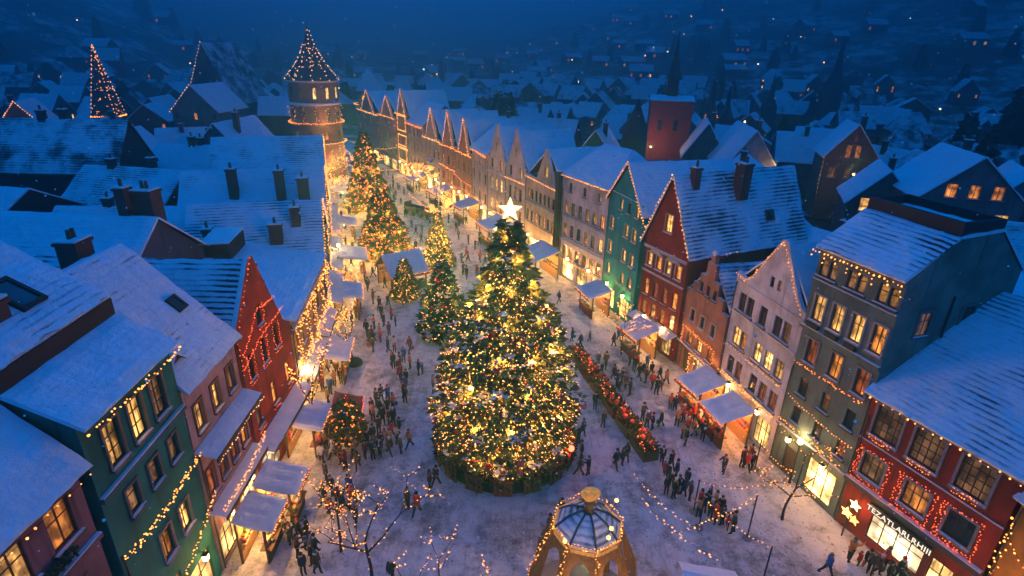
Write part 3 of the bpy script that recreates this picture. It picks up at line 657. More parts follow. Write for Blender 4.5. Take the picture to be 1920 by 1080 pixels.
# twin white gables
tw = [(-4.4, 91.6), (-1.4, 86.1), (1.6, 80.7)]
for i, (t, rows) in enumerate((('pale house with a pointed gable and a golden triple window', ('BBB', 'BBO')), ('pale house with a slim pointed gable beside its golden windowed twin', ('dCd', 'CRC')))):
    h = house('twin%d' % i, t, tw[i], tw[i+1], 9, (.46, .40, .38)); W = h.W
    h.row(10.4, 1.5, .7, 'dO' if i == 0 else 'dL', 1.6, W-1.6, FR_DARK); h.row(7.0, 1.9, .8, rows[0], 1.5, W-1.5, FR_BROWN); h.row(3.8, 1.7, .8, rows[1], 1.5, W-1.5, FR_BROWN); h.win(W/2, 13.4, .5, 1.0, 'L', FR_DARK, sill=False); h.shop(W/2, .2, 3.6, 2.4, 'S')
    h.gable(11.7, W/2, 17.2, 11.7, [(0, 0), (W, 0), (W, 11.9), (W-.6, 12.1), (W/2+.25, 17.3), (W/2-.25, 17.3), (.6, 12.1), (0, 11.9)], snow_roof(.7, .3)); h.band(9.6, .14, .14)
string('lights along the cornice of the pale twin gables', [HOUSES['twin1'].P(.2, -.25, 9.9), HOUSES['twin1'].P(6, -.25, 9.9)], 'gold', .4, .09)
# narrow far fronts
spec = [('plain3', 'plain pale flat fronted house past the twin gables', (-7.5, 99.5), (-4.4, 91.6), (.4, .33, .34), 12.0, None, 'amber'),
        ('far2', 'rust coloured house with a pointed gable outlined in lights', (-10.9, 105.8), (-7.5, 99.5), (.3, .13, .09), 10.6, 16.4, 'gold'),
        ('far1', 'dull red house with a tall pointed gable outlined in lights', (-14.6, 112.3), (-10.9, 105.8), (.26, .1, .1), 10.8, 17.0, 'gold'),
        ('far3', 'grey house with two slim light strung gables', (-19.2, 120.2), (-14.6, 112.3), (.3, .26, .28), 11.0, 16.5, 'gold'),
        ('far4', 'pale flat fronted house near the tower end of the street', (-23.6, 127.6), (-19.2, 120.2), (.34, .28, .28), 12.5, None, 'amber'),
        ('far5', 'slim tall house front covered in glowing light outlines', (-27.4, 134), (-23.6, 127.6), (.22, .17, .15), 14, 19.0, 'gold'),
        ('far6', 'tall plain house at the far bend of the street', (-34, 145), (-27.4, 134), (.24, .2, .2), 12.5, 17, 'gold'),
        ('far7', 'last hazy house before the far bend of the street', (-43, 160), (-34, 145), (.24, .2, .22), 12, 17, 'gold')]
for k, lab, A, B, c, ze, za, bk in spec:
    h = house(k, lab, A, B, 10, c); W = h.W; n = 3 if W < 8.5 else 4
    kinds = lambda: ''.join(rng.choice('OLdCO') for _ in range(n))
    for z in (3.8, 7.0) + ((9.9,) if ze > 11.8 else ()): h.row(z, 1.6, .8, kinds(), 1.2, W-1.2, FR_BROWN)
    h.shop(W*.3, .2, W*.36, 2.4, 'S'); h.shop(W*.75, .2, W*.3, 2.4, 'S')
    if za:
        h.gable(ze, W/2, za, ze, [(0, 0), (W, 0), (W, ze), (W*.8, ze+.1), (W/2+.2, za), (W/2-.2, za), (W*.2, ze+.1), (0, ze)], snow_roof(1.0, .2))
        string('lights tracing the gable of the '+lab, [h.P(W*.2, -.2, ze), h.P(W/2, -.2, za), h.P(W*.8, -.2, ze)], bk, .5, .11)
    else: h.eave([(-.4, ze-.1), (5, ze+4), (10, ze)], ze, snow_roof(1.0, .2))
    string('row of lights across the front of the '+lab, [h.P(.2, -.3, ze-.3), h.P(W-.2, -.3, ze-.3)], bk, .4, .11, jit=.15)
    if k in ('far1', 'far5'):
        string('lower row of lights on the '+lab, [h.P(.3, -.3, 6.6), h.P(W-.3, -.3, 6.4)], bk, .28, .11, jit=.2)
h = HOUSES['far5']; W = h.W
for i, (z0, z1) in enumerate(((.5, 3.2), (3.6, 6.2), (6.9, 9.2), (10.2, 13.4))):
    string(f'glowing rectangle of lights on the slim tall house front, {ORD[i]} from the ground', frame_pts(h, 1.2, z0, W-1.2, z1, -.2), 'gold', .34, .12)
# ochre corner house
h = house('ochre', 'ochre corner house with lights swagged over its dark windows', (24.72, 21.25), (25.9, 12.5), 9, (.50, .22, .03))
h.row(5.2, 1.6, 1.0, 'dd', 2.2, 5.6, FR_DARK); h.row(2.0, 1.4, 1.0, 'Od', 2.2, 5.6, FR_DARK); h.eave([(-.3, 8.6), (4.5, 12), (9, 8.6)], 8.7, snow_roof(1.0, .2))
string('lights swagged across the ochre corner house', [h.P(.2, -.2, 6.6), h.P(3.0, -.25, 5.0), h.P(7, -.25, 4.2)], 'gold', .3, .06, .2, .1)
string('lights down the corner of the ochre house', [h.P(.15, -.15, 7.6), h.P(.15, -.15, .6)], 'gold', .24, .07, jit=.14)

# ================================================================== STREET FRONT, WEST SIDE
h = house('mauveleft', 'plum coloured house under a steep blue snow roof at the street corner', (-15.8, 5.5), (-15.75, 16.3), 10, (.24, .10, .11))
h.row(11.2, 1.7, 1.1, 'OLO', 5.6, 9.6, FR_BROWN); h.row(7.6, 1.7, 1.1, 'dCd', 4.4, 9.2, FR_DARK, plain((.2, .08, .08)))
h.eave([(-.35, 13.35), (5, 18.6), (10, 13.5)], 13.5, snow_roof(1.02, .5)); h.band(10.2, .2, .2)
string('sparse lights along the eave of the plum coloured corner house', [h.P(2, -.45, 13.2), h.P(10.8, -.45, 13.2)], 'gold', .6, .05)
for x in (8.9,):
    mb = MB()
    for _ in range(60): mb.octa((x+rng.uniform(-.7, .7), -.25+rng.uniform(-.15, .1), 11.0+rng.uniform(-.2, .15)), rng.uniform(.06, .12))
    mb.build('window_garland', [plain((.02, .05, .025), .9, .5)], h.root)
h = house('green', 'dark green house with lit windows below a low snow roof', (-15.8, 16.9), (-16.1, 23.3), 15, (.008, .17, .135))
h.row(12.0, 1.95, .95, 'LLC', 1.55, 4.85, FR_DARK, plain((.2, .13, .08), .8)); 
h.row(9.3, 1.3, .75, 'CCC', 1.7, 5.0, FR_DARK, plain((.12, .1, .09), .8)); h.row(5.3, 1.6, .85, ' OL', 1.2, 4.6, FR_BROWN, plain((.25, .2, .14), .8)); h.row(2.6, 1.4, .85, 'LL', 1.4, 2.8, FR_BROWN)
h.shop(4.3, .2, 3.0, 2.6, 'S', FR_BROWN)
h.eave([(-.45, 14.75), (2.1, 16.2), (2.12, 17.1), (6.6, 20.0), (15, 15)], 14.9, snow_roof(1.2, .1), mats=[snow_roof(1.05, .5), snow_roof(.9, .75), snow_roof(.85, .7)], ends=(.2, .1))
W = h.W
chimney(h.roof, 2.1, 3.6, 17.2, 18.9, 1.0, .9); roof_window(h.roof, (3.7, 3.9, 18.26), (1, 0, 0), (0, -4.5, -2.9), 1.1, 1.5)
mb = MB(); mb.slab((-.35, 15, 15.0), (W+.3, 15, 15.0), (W+.3, 15.1, 14.9), (-.35, 15.1, 14.9), .05); 
h.band(11.2, .22, .2, plaster((.05, .12, .14))); 
string('golden lights along the low snowy eave of the dark green house', [h.P(-.1, -.55, 14.6), h.P(W+.1, -.55, 14.6)], 'gold', .22, .055, jit=.12)
string('thick glowing garland across the dark green house', [h.P(.0, -.3, 8.35), h.P(W*.3, -.35, 8.15), h.P(W, -.3, 8.45)], 'gold', .085, .05, .05, .14)
string('sagging garland of lights over the lower windows of the dark green house', [h.P(3.0, -.35, 3.9), h.P(W+.5, -.4, 5.6)], 'gold', .13, .05, .15, .08)
h = house('mauve', 'mauve house with a snow topped awning above its shuttered windows', (-16.1, 23.4), (-16.3, 29.3), 12, (.40, .25, .26))
h.row(9.1, 1.6, .8, 'LLC', 1.1, 4.8, FR_BROWN, plain((.2, .07, .03), .7)); h.row(5.0, 1.7, .75, 'RRRO', .9, 5.1, FR_BROWN, plain((.2, .06, .03), .7)); h.shop(1.5, .2, 2.2, 2.3, 'S'); h.shop(4.3, .2, 2.2, 2.3, 'S')
h.eave([(-.4, 11.9), (5.2, 17.6), (12, 12)], 12.0, snow_roof(.95, .65), ends=(.1, .1)); roof_window(h.roof, (4.6, 2.2, 14.5), (1, 0, 0), (0, -5.6, -5.7), .7, .8)
dormer(h.roof, .9, .5, 12.0, 1.3, 2.2, 1.1, plaster((.12, .07, .07)))
h.canopy(-.1, 5.95, 8.4, 1.1, .35, name='snow_topped_awning'); h.canopy(-.1, 5.95, 4.3, .9, .25, name='snow_ledge')
string('white lights along the snow topped awning of the mauve house', [h.P(0, -1.2, 7.85), h.P(5.9, -1.2, 7.85)], 'white', .28, .04)
string('thick golden garland below the shuttered windows of the mauve house', [h.P(-.2, -.95, 4.75), h.P(3, -.95, 4.65), h.P(6.0, -.9, 5.2)], 'gold', .1, .05, .06, .1)
h = house('redleft', 'crimson gabled house strung with amber lights', (-16.3, 29.4), (-16.5, 37.6), 13, (.30, .022, .012))
W = h.W
h.row(11.0, 1.3, .7, 'd', 3.6, 3.6, FR_DARK); h.row(8.2, 1.7, .75, 'ddd', 1.4, 5.6, FR_DARK); h.row(4.6, 1.7, .75, 'COO', 1.4, 6.8, FR_BROWN); h.shop(2.2, .2, 3.0, 2.4, 'W'); h.shop(6.1, .2, 2.8, 2.4, 'S')
h.gable(11.6, 3.7, 15.6, 8.8, [(0, 0), (W, 0), (W, 8.8), (W-.9, 9.5), (W-2.4, 12.2), (4.0, 15.6), (3.4, 15.6), (0, 11.7)], snow_roof(.75, .85), over=.3)
chimney(h.roof, 6.9, 1.4, 9.0, 12.6, .7, .8, plaster((.3, .03, .02))); chimney(h.roof, 2.3, 9.5, 13.2, 17.0, 1.4, 1.2, BRICKCH, 2)
h.canopy(.0, W, 3.75, 1.2, .3, name='snow_ledge'); 
string('amber lights slanting under the attic window of the crimson house', [h.P(.5, -.12, 10.3), h.P(3.2, -.15, 12.3), h.P(6.1, -.12, 11.9)], 'red', .2, .05, .1)
string('amber lights down the edge of the crimson gable', [h.P(3.5, -.14, 15.6), h.P(1.8, -.14, 13.7), h.P(.1, -.14, 11.7), h.P(.1, -.14, 9.2)], 'red', .42, .055)
string('long amber string above the middle windows of the crimson house', [h.P(.3, -.14, 9.5), h.P(3.0, -.14, 10.3), h.P(7.2, -.14, 10.6)], 'red', .2, .05)
for i, x in enumerate((1.4, 3.5, 5.6)):
    string(f'amber lights round the {ORD[i]} middle window of the crimson house', [h.P(x-.5, -.13, 10.0), h.P(x-.5, -.13, 8.0), h.P(x+.5, -.13, 8.0), h.P(x+.5, -.13, 10.0)], 'red', .2, .045)
string('amber lights round the attic window of the crimson house', [h.P(4.1, -.13, 12.3), h.P(4.1, -.13, 10.8), h.P(3.1, -.13, 10.8)], 'red', .2, .045)
for i, x in enumerate((1.4, 4.1, 6.8)):
    string(f'amber lights under the {ORD[i]} lit window of the crimson house', [h.P(x-.5, -.14, 4.35), h.P(x+.6, -.14, 4.35)], 'red', .26, .05)
h = house('flat', 'long ochre lit house front under a flat snow roof', (-16.6, 38.0), (-18.8, 52.2), 9, (.36, .22, .12))
h.row(5.0, 1.9, .9, 'OLOLOO', 1.4, 12.8, FR_BROWN); 
for x in (2.0, 5.2, 8.4, 11.8): h.shop(x, .2, 2.4, 2.5, 'S')
h.eave([(-.5, 8.7), (8.9, 10.6)], 8.8, snow_roof(1.35, .0), ends=(.2, .2)); mb = MB(); mb.box((9.0, 6.5, 10.4), (13.5, 8.9, 11.9)); mb.slab((8.9, 6.4, 11.95), (13.6, 6.4, 11.95), (13.6, 9.0, 11.9), (8.9, 9.0, 11.9), .15, 1, 0); mb.build('roof_hut', [DARKWOOD, snow()], h.roof)
chimney(h.roof, 2.4, 3.0, 9.3, 12.4, .8, .8, plaster((.18, .04, .03)))
h.canopy(.2, 6.5, 3.7, 1.2, .4, name='snow_awning'); h.canopy(7.8, 13.6, 3.6, 1.2, .4, name='snow_awning'); h.band(7.6, .3, .3)
string('dense golden garland below the eave of the flat roofed street house', [h.P(0, -.6, 8.1), h.P(14.2, -.6, 8.0)], 'gold', .15, .07, jit=.2)
string('second golden garland across the flat roofed street house', [h.P(0, -.5, 4.4), h.P(14.2, -.5, 4.5)], 'gold', .13, .07, jit=.25)
for i, x in enumerate((.3, 3.6, 7.0, 10.4, 14.0)):
    string(f'hanging strand of golden lights on the flat roofed street house, {ORD[i]} along', [h.P(x, -.5, 8.0), h.P(x, -.5, 1.2)], 'gold', .15, .07, jit=.2)
cs = [('west1', 'dark teal gable end house with a striped snow roof beside the street', (-18.9, 52.6), (-21.6, 62.2), 12, (.05, .10, .12), 9.0, 12.9),
      ('west2', 'long roofed house with chimneys and a light strung street gable', (-21.6, 62.3), (-25.4, 75.2), 15, (.08, .08, .1), 8.6, 14.0),
      ('west3', 'house with a garland lit front and a steep snow roof', (-25.5, 75.4), (-31, 92), 14, (.28, .18, .1), 9.5, 15.5),
      ('west4', 'tall gabled house beside the round tower', (-31.1, 92.3), (-36.3, 106), 14, (.25, .17, .11), 7.5, 12.2)]
for k, lab, A, B, D, c, ze, za in cs:
    h = house(k, lab, A, B, D, c); W = h.W; n = int(W/2.6)
    for z in (3.5, 6.0): h.row(z, 1.5, .9, ''.join(rng.choice('OLOdC') for _ in range(n)), 1.2, W-1.2, FR_BROWN)
    for i in range(n-1): h.shop(1.8+i*(W-3.6)/max(1, n-2), .2, 1.7, 2.4, 'S')
    h.gable(ze, W/2, za, ze, None, {'west1': snow_roof(.78, .8), 'west2': snow_roof(.9, .62), 'west3': snow_roof(.7, .6), 'west4': snow_roof(.85, .4)}[k], over=.3)
    string('golden garland over the shopfronts of the '+lab, [h.P(0, -.6, 3.1), h.P(W, -.6, 3.1)], 'gold', .16, .09, jit=.25)
    string('golden lights down the street corner of the '+lab, [h.P(.1, -.3, ze), h.P(.1, -.3, .5)], 'gold', .2, .09, jit=.15)
    string('golden lights up the gable of the '+lab, [h.P(-.2, -.42, ze-.1), h.P(W/2, -.42, za+.2), h.P(W+.2, -.42, ze-.1)], 'gold', .4, .09)
    h.canopy(.5, W*.45, 3.5, 1.5, .5, name='snow_awning'); h.canopy(W*.55, W-.5, 3.5, 1.5, .5, name='snow_awning')
h = HOUSES['west1']; chimney(h.roof, 2.6, 2.2, 9.6, 13, .9, .9, BRICKCH, 1); chimney(h.roof, 1.2, 10, 8.0, 11.6, .9, .8, BRICKCH, 1); chimney(h.roof, 1.0, 4.0, 8.0, 11.8, .8, 1.2); roof_window(h.roof, (2.4, 8, 10.1), (0, 1, 0), (-1, 0, -1.05), .6, .8); roof_window(h.roof, (2.8, 6, 10.5), (0, 1, 0), (-1, 0, -1.05), .5, .6)
h = HOUSES['west2']; chimney(h.roof, 3.0, 4.5, 11.0, 14.6, 1.0, 1.0); chimney(h.roof, 3.6, 9.5, 11.2, 14.8, 1.0, 1.0, BRICKCH, 2); chimney(h.roof, 2.4, 2.0, 10.4, 13.8, 1.2, 1.2)
#@@PART3
# ================================================================== CHRISTMAS TREES
def foliage(name, col, snowy=0.0):
    m, nt, b = nodes(name); g = N(nt, 'ShaderNodeNewGeometry')
    c = mixc(nt, g.outputs['Random Per Island'], tuple(x*.45 for x in col), tuple(min(1, x*1.7) for x in col))
    nt.links.new(c, b.inputs['Base Color']); b.inputs['Roughness'].default_value = .8
    return m
FIR = foliage('fir_needles', (.12, .12, .04)); FIRDARK = foliage('dark_fir_needles', (.014, .028, .018)); BLOOM = foliage('red_blooms', (.35, .02, .015)); LEAF = foliage('garland_leaves', (.03, .06, .02))
SNOWTUFT = snow(.95)
def prof(tab, z): return interp(tab, z)
def spray(mb, p, d, L, wdt, mat=0):
    """one twig: two crossed narrow leaves of needles"""
    d = d.normalized(); a = d.cross(Vector((0, 0, 1))); a = a.normalized() if a.length > .01 else Vector((1, 0, 0)); b = a.cross(d)
    for e in (a*.9+b*.3, b*.8-a*.3):
        mb.face([p-e*wdt*.5, p+d*L*.45-e*wdt, p+d*L, p+d*L*.45+e*wdt], mat)
def conifer_crown(mb, tab, n, size, seed, droop=.35, snow_p=0.0):
    r = random.Random(seed); z0, z1 = tab[0][0], tab[-1][0]; tot = 0
    zs = []
    while len(zs) < n:
        z = r.uniform(z0, z1)
        if r.random() < (prof(tab, z)+.25)/(max(t[1] for t in tab)+.25): zs.append(z)
    for z in zs:
        R0 = prof(tab, z); th = r.uniform(0, 2*math.pi); tier = .80+.26*abs(math.sin(z*2.1+math.sin(th*3)*.7)); lump = 1+.16*noise.noise(Vector((math.cos(th)*2, math.sin(th)*2, z*.6)))
        q = R0*tier*lump*(r.random()**.38)
        p = Vector((q*math.cos(th), q*math.sin(th), z)); d = Vector((math.cos(th), math.sin(th), r.uniform(-droop-.3, .35)))+Vector((r.uniform(-.6, .6), r.uniform(-.6, .6), 0))
        s = size*r.uniform(.6, 1.35); spray(mb, p, d, s, s*.3, 1 if r.random() < snow_p*(.4+.6*noise.noise(p*.9)) else 0)
def christmas_tree(label, loc, tab, n, size, bulbs, bsize, kinds, seed, baubles=0, star=0, mat=None, snow_clumps=0, cat='christmas tree', glow=None):
    root = empty('christmas_tree', loc, 0, label, cat, 'christmas trees on the square'); r = random.Random(seed); z0, z1 = tab[0][0], tab[-1][0]
    mb = MB(); mb.tube([(0, 0, 0), (0, 0, z1*.5), (0, 0, z1*.98)], [z1*.022, z1*.013, .02], 8); mb.build('trunk', [WOOD], root)
    mb = MB(); conifer_crown(mb, tab, n, size, seed); mb.build('crown', [mat or FIR], root)
    def shell(f=.98):
        while True:
            z = r.uniform(z0, z1)
            if r.random() < (prof(tab, z)+.7)/(max(t[1] for t in tab)+.7): break
        th = r.uniform(0, 2*math.pi); R0 = prof(tab, z)*(.80+.26*abs(math.sin(z*2.1+math.sin(th*3)*.7)))*(1+.16*noise.noise(Vector((math.cos(th)*2, math.sin(th)*2, z*.6))))*f*r.uniform(.86, 1.06)
        return Vector((R0*math.cos(th), R0*math.sin(th), z))
    ms = [BULB[k] for k in kinds]; mb = MB()
    for _ in range(bulbs): mb.octa(shell(1.0), bsize*r.choice((.6, .8, 1, 1, 1.3, 1.7)), r.choices(range(len(ms)), ([4.2, 3.2, 1.4, 1.6] if len(ms) == 4 else [6]+[1]*(len(ms)-1)))[0])
    tag(mb.build('fairy_lights', ms, root), kind='stuff')
    if snow_clumps:
        mb = MB()
        for _ in range(snow_clumps):
            p = shell(1.0)
            for _ in range(9):
                q = p+Vector((r.uniform(-.4, .4), r.uniform(-.4, .4), r.uniform(-.06, .1))); s = r.uniform(.12, .26)
                a = r.uniform(0, 3.1); mb.face([q+Vector((math.cos(a+k*1.57)*s, math.sin(a+k*1.57)*s*.8, -.15*s if k % 2 else .1*s)) for k in range(4)])
        tag(mb.build('snow_on_branches', [SNOWTUFT], root, shade=True), kind='stuff')
    if baubles:
        bms = []
        for col in ((.55, .02, .02), (.6, .28, .04), (.5, .06, .12)):
            mb = MB(); mb.ball((0, 0, 0), 1, 0, 10); mb.lathe([(.14, .95), (.14, 1.12), (.01, 1.15)], 6, (0, 0, 0), 1); bms.append(mb.mesh('bauble', [plain(col, .25, .1, 3, .4), GOLD], True))
        for i in range(baubles):
            o = link('bauble', bms[r.choice((0, 0, 1, 2))], root, shell(1.02)); s = r.uniform(.13, .26); o.scale = (s, s, s)
    if star:
        mb = MB(); pts = [(math.sin(math.pi*i/5)*(star if i % 2 == 0 else star*.42), math.cos(math.pi*i/5)*(star if i % 2 == 0 else star*.42)) for i in range(10)]
        for s in (-1, 1):
            for i in range(10):
                a, b = pts[i-1], pts[i]; f = [(0, s*star*.28, 0), (a[0], 0, a[1]), (b[0], 0, b[1])]; mb.face(f if s < 0 else f[::-1])
        mb.build('star', [emit((1, .62, .24), 4.5)], root, (0, 0, z1+star*.75))
    for p, e in (glow or []): lamp(root, p, e*1.9, (1, .46, .09), .25)
    return root
TREE = Vector((-.25, 35.0, 0))
christmas_tree('giant Christmas tree topped by a glowing star in the middle of the square', TREE, [(1.3, 4.7), (2.2, 5.1), (5, 4.75), (8, 4.2), (11, 3.05), (13.2, 1.8), (15, 1.1), (16.8, .6), (17.9, .12)], 15000, .62, 12500, .034, ('tree', 'white', 'red', 'gold'), 3, 100, .82, None, 300,
               glow=[((.95*q_*math.cos(a), .95*q_*math.sin(a), z), e) for n_, q_, z, e in ((12, 4.4, 2.9, 48), (12, 4.5, 4.8, 75), (12, 4.1, 7.2, 85), (10, 3.6, 9.6, 80), (8, 2.7, 11.8, 62), (7, 1.95, 13.8, 60), (6, 1.3, 15.6, 36), (4, .75, 17, 20)) for a in [6.283*k/n_+z for k in range(n_)]])
p = at(722, 478); christmas_tree('broad amber lit Christmas tree with red ornaments before a taller one', p, [(.3, 3.6), (2, 3.4), (5, 2.2), (8, 1.1), (9.6, .1)], 4200, .6, 1500, .075, ('amber', 'gold', 'red'), 5, 40, 0, foliage('amber_fir', (.10, .07, .015)), glow=[((1.1*q_*math.cos(a), 1.1*q_*math.sin(a), z), e) for n_, q_, z, e in ((8, 3.5, 1.5, 110), (7, 2.6, 4.0, 95), (5, 1.5, 6.6, 60)) for a in [6.283*k/n_+z for k in range(n_)]])
p = at(692, 392); christmas_tree('tall amber lit Christmas tree standing furthest up the street', p, [(.3, 3.7), (3, 3.3), (7, 2.2), (11, 1.2), (13.6, .1)], 4800, .7, 1700, .085, ('amber', 'gold', 'red'), 6, 44, 0, foliage('amber_fir', (.11, .07, .012)), glow=[((1.1*q_*math.cos(a), 1.1*q_*math.sin(a), z), e) for n_, q_, z, e in ((8, 3.6, 1.5, 120), (7, 3.0, 4.0, 110), (6, 2.0, 7.5, 90), (4, 1.3, 10.5, 50)) for a in [6.283*k/n_+z for k in range(n_)]])
p = at(822, 502); christmas_tree('slim pale green lit Christmas tree beside the white market tent', p, [(.3, 2.0), (2.5, 1.75), (5, 1.0), (7.6, .08)], 2200, .42, 760, .06, ('tree', 'gold'), 8, 14, glow=[((1.7*math.cos(a), 1.7*math.sin(a), z), 22) for z in (1.5, 3.2, 5, 6.5) for a in (-2.6, -1.6, -.6, .5)])
p = at(832, 625); christmas_tree('dark snow dusted fir with red bows left of the giant tree', p, [(.3, 2.6), (1.5, 2.6), (3.5, 2.0), (6.0, 1.1), (8.2, .1)], 4200, .5, 900, .04, ('tree', 'white', 'red', 'gold'), 9, 40, 0, FIRDARK, 90, glow=[((2.0*math.cos(a), 2.0*math.sin(a), z), e) for z, e in ((6.2, 40), (4.2, 30)) for a in (-2.4, -.8, .8)])
p = at(760, 560); christmas_tree('fir with gold lights in front of the white market tent', p, [(.2, 1.7), (1.6, 1.45), (3.6, .7), (5.0, .1)], 1700, .4, 420, .05, ('gold', 'tree'), 12, 8)
p = at(655, 838); christmas_tree('small golden lit fir rising from the crowded red stall', p, [(.9, 1.2), (2, 1.2), (3.6, .6), (4.4, .1)], 1300, .4, 210, .05, ('amber', 'gold'), 14, 10)

# ring of hedge and timber round the giant tree
root = empty('tree_planter', TREE, 0, 'dark ring of timber panels, fir hedge and red blooms round the giant tree', 'planter')
mb = MB(); mb.lathe([(4.95, 0), (5.05, .95), (4.8, 1.0), (4.7, .8)], 48); mb.build('base', [DARKWOOD], root)
mb = MB(); rr = random.Random(2)
for _ in range(2600):
    t = rr.uniform(0, 6.283); q = 4.6+rr.uniform(-.5, .65); z = rr.uniform(.6, 1.5); spray(mb, Vector((q*math.cos(t), q*math.sin(t), z)), Vector((math.cos(t), math.sin(t), rr.uniform(-.3, .8))), rr.uniform(.2, .45), .09)
mb.build('hedge_foliage', [FIRDARK], root)
for i in range(16):
    t = 2*math.pi*i/16; mb = MB(); mb.box((-.62, -.06, .1), (.62, .06, 1.25)); mb.box((-.7, -.1, 1.25), (.7, .1, 1.36))
    for k in (-.4, 0, .4): mb.box((k-.02, -.09, .1), (k+.02, -.065, 1.25), 1)
    o = mb.build('timber_panel', [plain((.13, .05, .025), .8, .5, 5) if i % 3 else plain((.2, .03, .02), .8, .4, 5), DARKWOOD], root, (5.2*math.cos(t), 5.2*math.sin(t), 0)); o.rotation_euler.z = t+math.pi/2
mb = MB()
for _ in range(420):
    t = rr.uniform(0, 6.283); q = 4.95+rr.uniform(-.4, .35); spray(mb, Vector((q*math.cos(t), q*math.sin(t), rr.uniform(1.2, 1.65))), Vector((rr.uniform(-1, 1), rr.uniform(-1, 1), .7)), rr.uniform(.12, .24), .1)
tag(mb.build('red_blooms', [BLOOM], root), kind='stuff')
lamp(root, (4.6, -2.2, 2.0), 70, (1, .08, .03), .2)
mb = MB(); mb.ball((0, 0, 0), .22, 0, 10); o = mb.build('lantern', [emit((1, .10, .04), 8)], root, (4.75, -2.35, 1.9))

# long flower planters on the east side of the tree
pa, pb_ = at(1075, 665), at(1222, 868)
for i in range(6):
    a = pa.lerp(pb_, i/6+.01); b = pa.lerp(pb_, (i+1)/6-.01); L = (b-a).length; th = math.atan2(b.y-a.y, b.x-a.x)
    root = empty('flower_planter', (*a.xy, 0), th, f'long wooden flower planter with lights and red blooms, {ORD[i]} from the far end of the row', 'planter', 'flower planters beside the giant tree')
    mb = MB(); mb.box((0, -.6, 0), (L, .6, .75)); mb.box((-.04, -.65, .66), (L+.04, .65, .76)); mb.build('box', [WOOD], root)
    mb = MB()
    for _ in range(430): spray(mb, Vector((rr.uniform(0, L), rr.uniform(-.6, .6), rr.uniform(.7, 1.2))), Vector((rr.uniform(-1, 1), rr.uniform(-1, 1), rr.uniform(0, 1))), rr.uniform(.2, .42), .1, 1 if rr.random() < .3 else 0)
    mb.build('foliage', [LEAF, BLOOM], root)
    mb = MB()
    for _ in range(26): mb.octa((rr.uniform(0, L), rr.uniform(-.6, .6), rr.uniform(.95, 1.3)), rr.uniform(.03, .07), rr.choice((0, 0, 1)))
    tag(mb.build('fairy_lights', [BULB['amber'], BULB['red']], root), kind='stuff')
    for k in range(3):
        mb = MB(); mb.ball((0, 0, 0), .2, 0, 8); mb.build('red_ball', [plain((.5, .03, .03), .3, .1)], root, (L*(k+.5)/3, rr.uniform(-.4, .4), 1.35))
    if i in (1, 4, 5): lamp(root, (L*.5, 0, 2.0), 22, (1, .25, .08), .2)

# ================================================================== BARE TREES WITH LIGHTS
BARK = plain((.045, .03, .022), .9, .4, 5)
def bare_tree(label, loc, h, seed, spread=.55, depth=4, lights=True, kind='gold', bsize=.05, gap=.3, lean=(0, 0), ring=False):
    root = empty('bare_tree', loc, 0, label, 'tree', 'bare street trees'); r = random.Random(seed); mt, ml, bl = MB(), MB(), MB()
    def grow(p, d, L, rad, lv):
        pts = [p]; rads = [rad]; n = 4
        for i in range(n):
            d = (d+Vector((r.uniform(-1, 1), r.uniform(-1, 1), r.uniform(-.25, .5)))*.16).normalized(); p = p+d*L/n; pts.append(p); rads.append(rad*(1-.45*(i+1)/n))
        (mt if lv == 0 else ml).tube(pts, rads, 6 if lv < 2 else 4)
        if lights:
            for i in range(n):
                m = max(1, int(L/n/gap))
                for k in range(m): r.random() < .85 and bl.octa(pts[i].lerp(pts[i+1], (k+r.random())/m)+Vector((r.uniform(-1, 1), r.uniform(-1, 1), r.uniform(-.5, 1)))*(.05+rad), bsize*r.choice((.7, 1, 1.3)))
        if lv < depth:
            k = r.choice((2, 3)) if lv else 4
            for j in range(k):
                a = r.uniform(0, 6.283) if lv else 6.283*j/k+r.uniform(-.4, .4); q = Vector((math.cos(a), math.sin(a), 0)); nd = (d*(1-spread)+q*spread*r.uniform(.8, 1.3)+Vector((0, 0, .15))).normalized()
                grow(pts[-1-(r.random() < .4)], nd, L*r.uniform(.55, .8), rad*.52, lv+1)
    grow(Vector((0, 0, 0)), Vector((lean[0], lean[1], 1)).normalized(), h*.38, h*.009+.03, 0)
    mt.build('trunk', [BARK], root, shade=True); ml.build('limbs', [BARK], root, shade=True).name = 'crown'
    if lights: tag(bl.build('fairy_lights', [BULB[kind]], root), kind='stuff')
    if ring:
        mb = MB(); mb.lathe([(.75, 0), (.7, .32), (.5, .5), (.1, .55)], 12); mb.build('planter', [DARKWOOD], root)
    return root
bare_tree('large bare tree wrapped in fairy lights by the bottom of the square', at(700, 1105), 9.5, 11, .62, 3, True, 'gold', .038, .24)
bare_tree('bare tree with sparse lights on long low boughs', at(835, 1175), 7.0, 21, .75, 3, True, 'gold', .038, .4)
bare_tree('leaning bare tree strung with lights beside the crowd below the red stall', at(640, 1035), 7.5, 17, .6, 3, True, 'gold', .038, .28)
bare_tree('slim lit tree rising from a round planter', at(665, 682), 7.0, 31, .5, 3, True, 'gold', .055, .34, ring=True)
bare_tree('bare tree glowing with lights in front of the flat roofed street house', at(590, 812), 8.5, 41, .38, 3, True, 'gold', .06, .22)
bare_tree('bare tree with swagged lights before the tall grey green house', at(1466, 975), 7.5, 51, .6, 3, True, 'gold', .038, .3)
bare_tree('densely lit bare tree in front of the far gabled houses', at(800, 372), 8.5, 61, .62, 4, True, 'gold', .095, .3)
bare_tree('densely lit bare tree beside the round snowy stall', at(830, 440), 8, 71, .6, 4, True, 'gold', .085, .3)
bare_tree('lit bare tree near the low fir by the white tent', at(645, 560), 5.0, 81, .6, 3, True, 'amber', .06, .3)
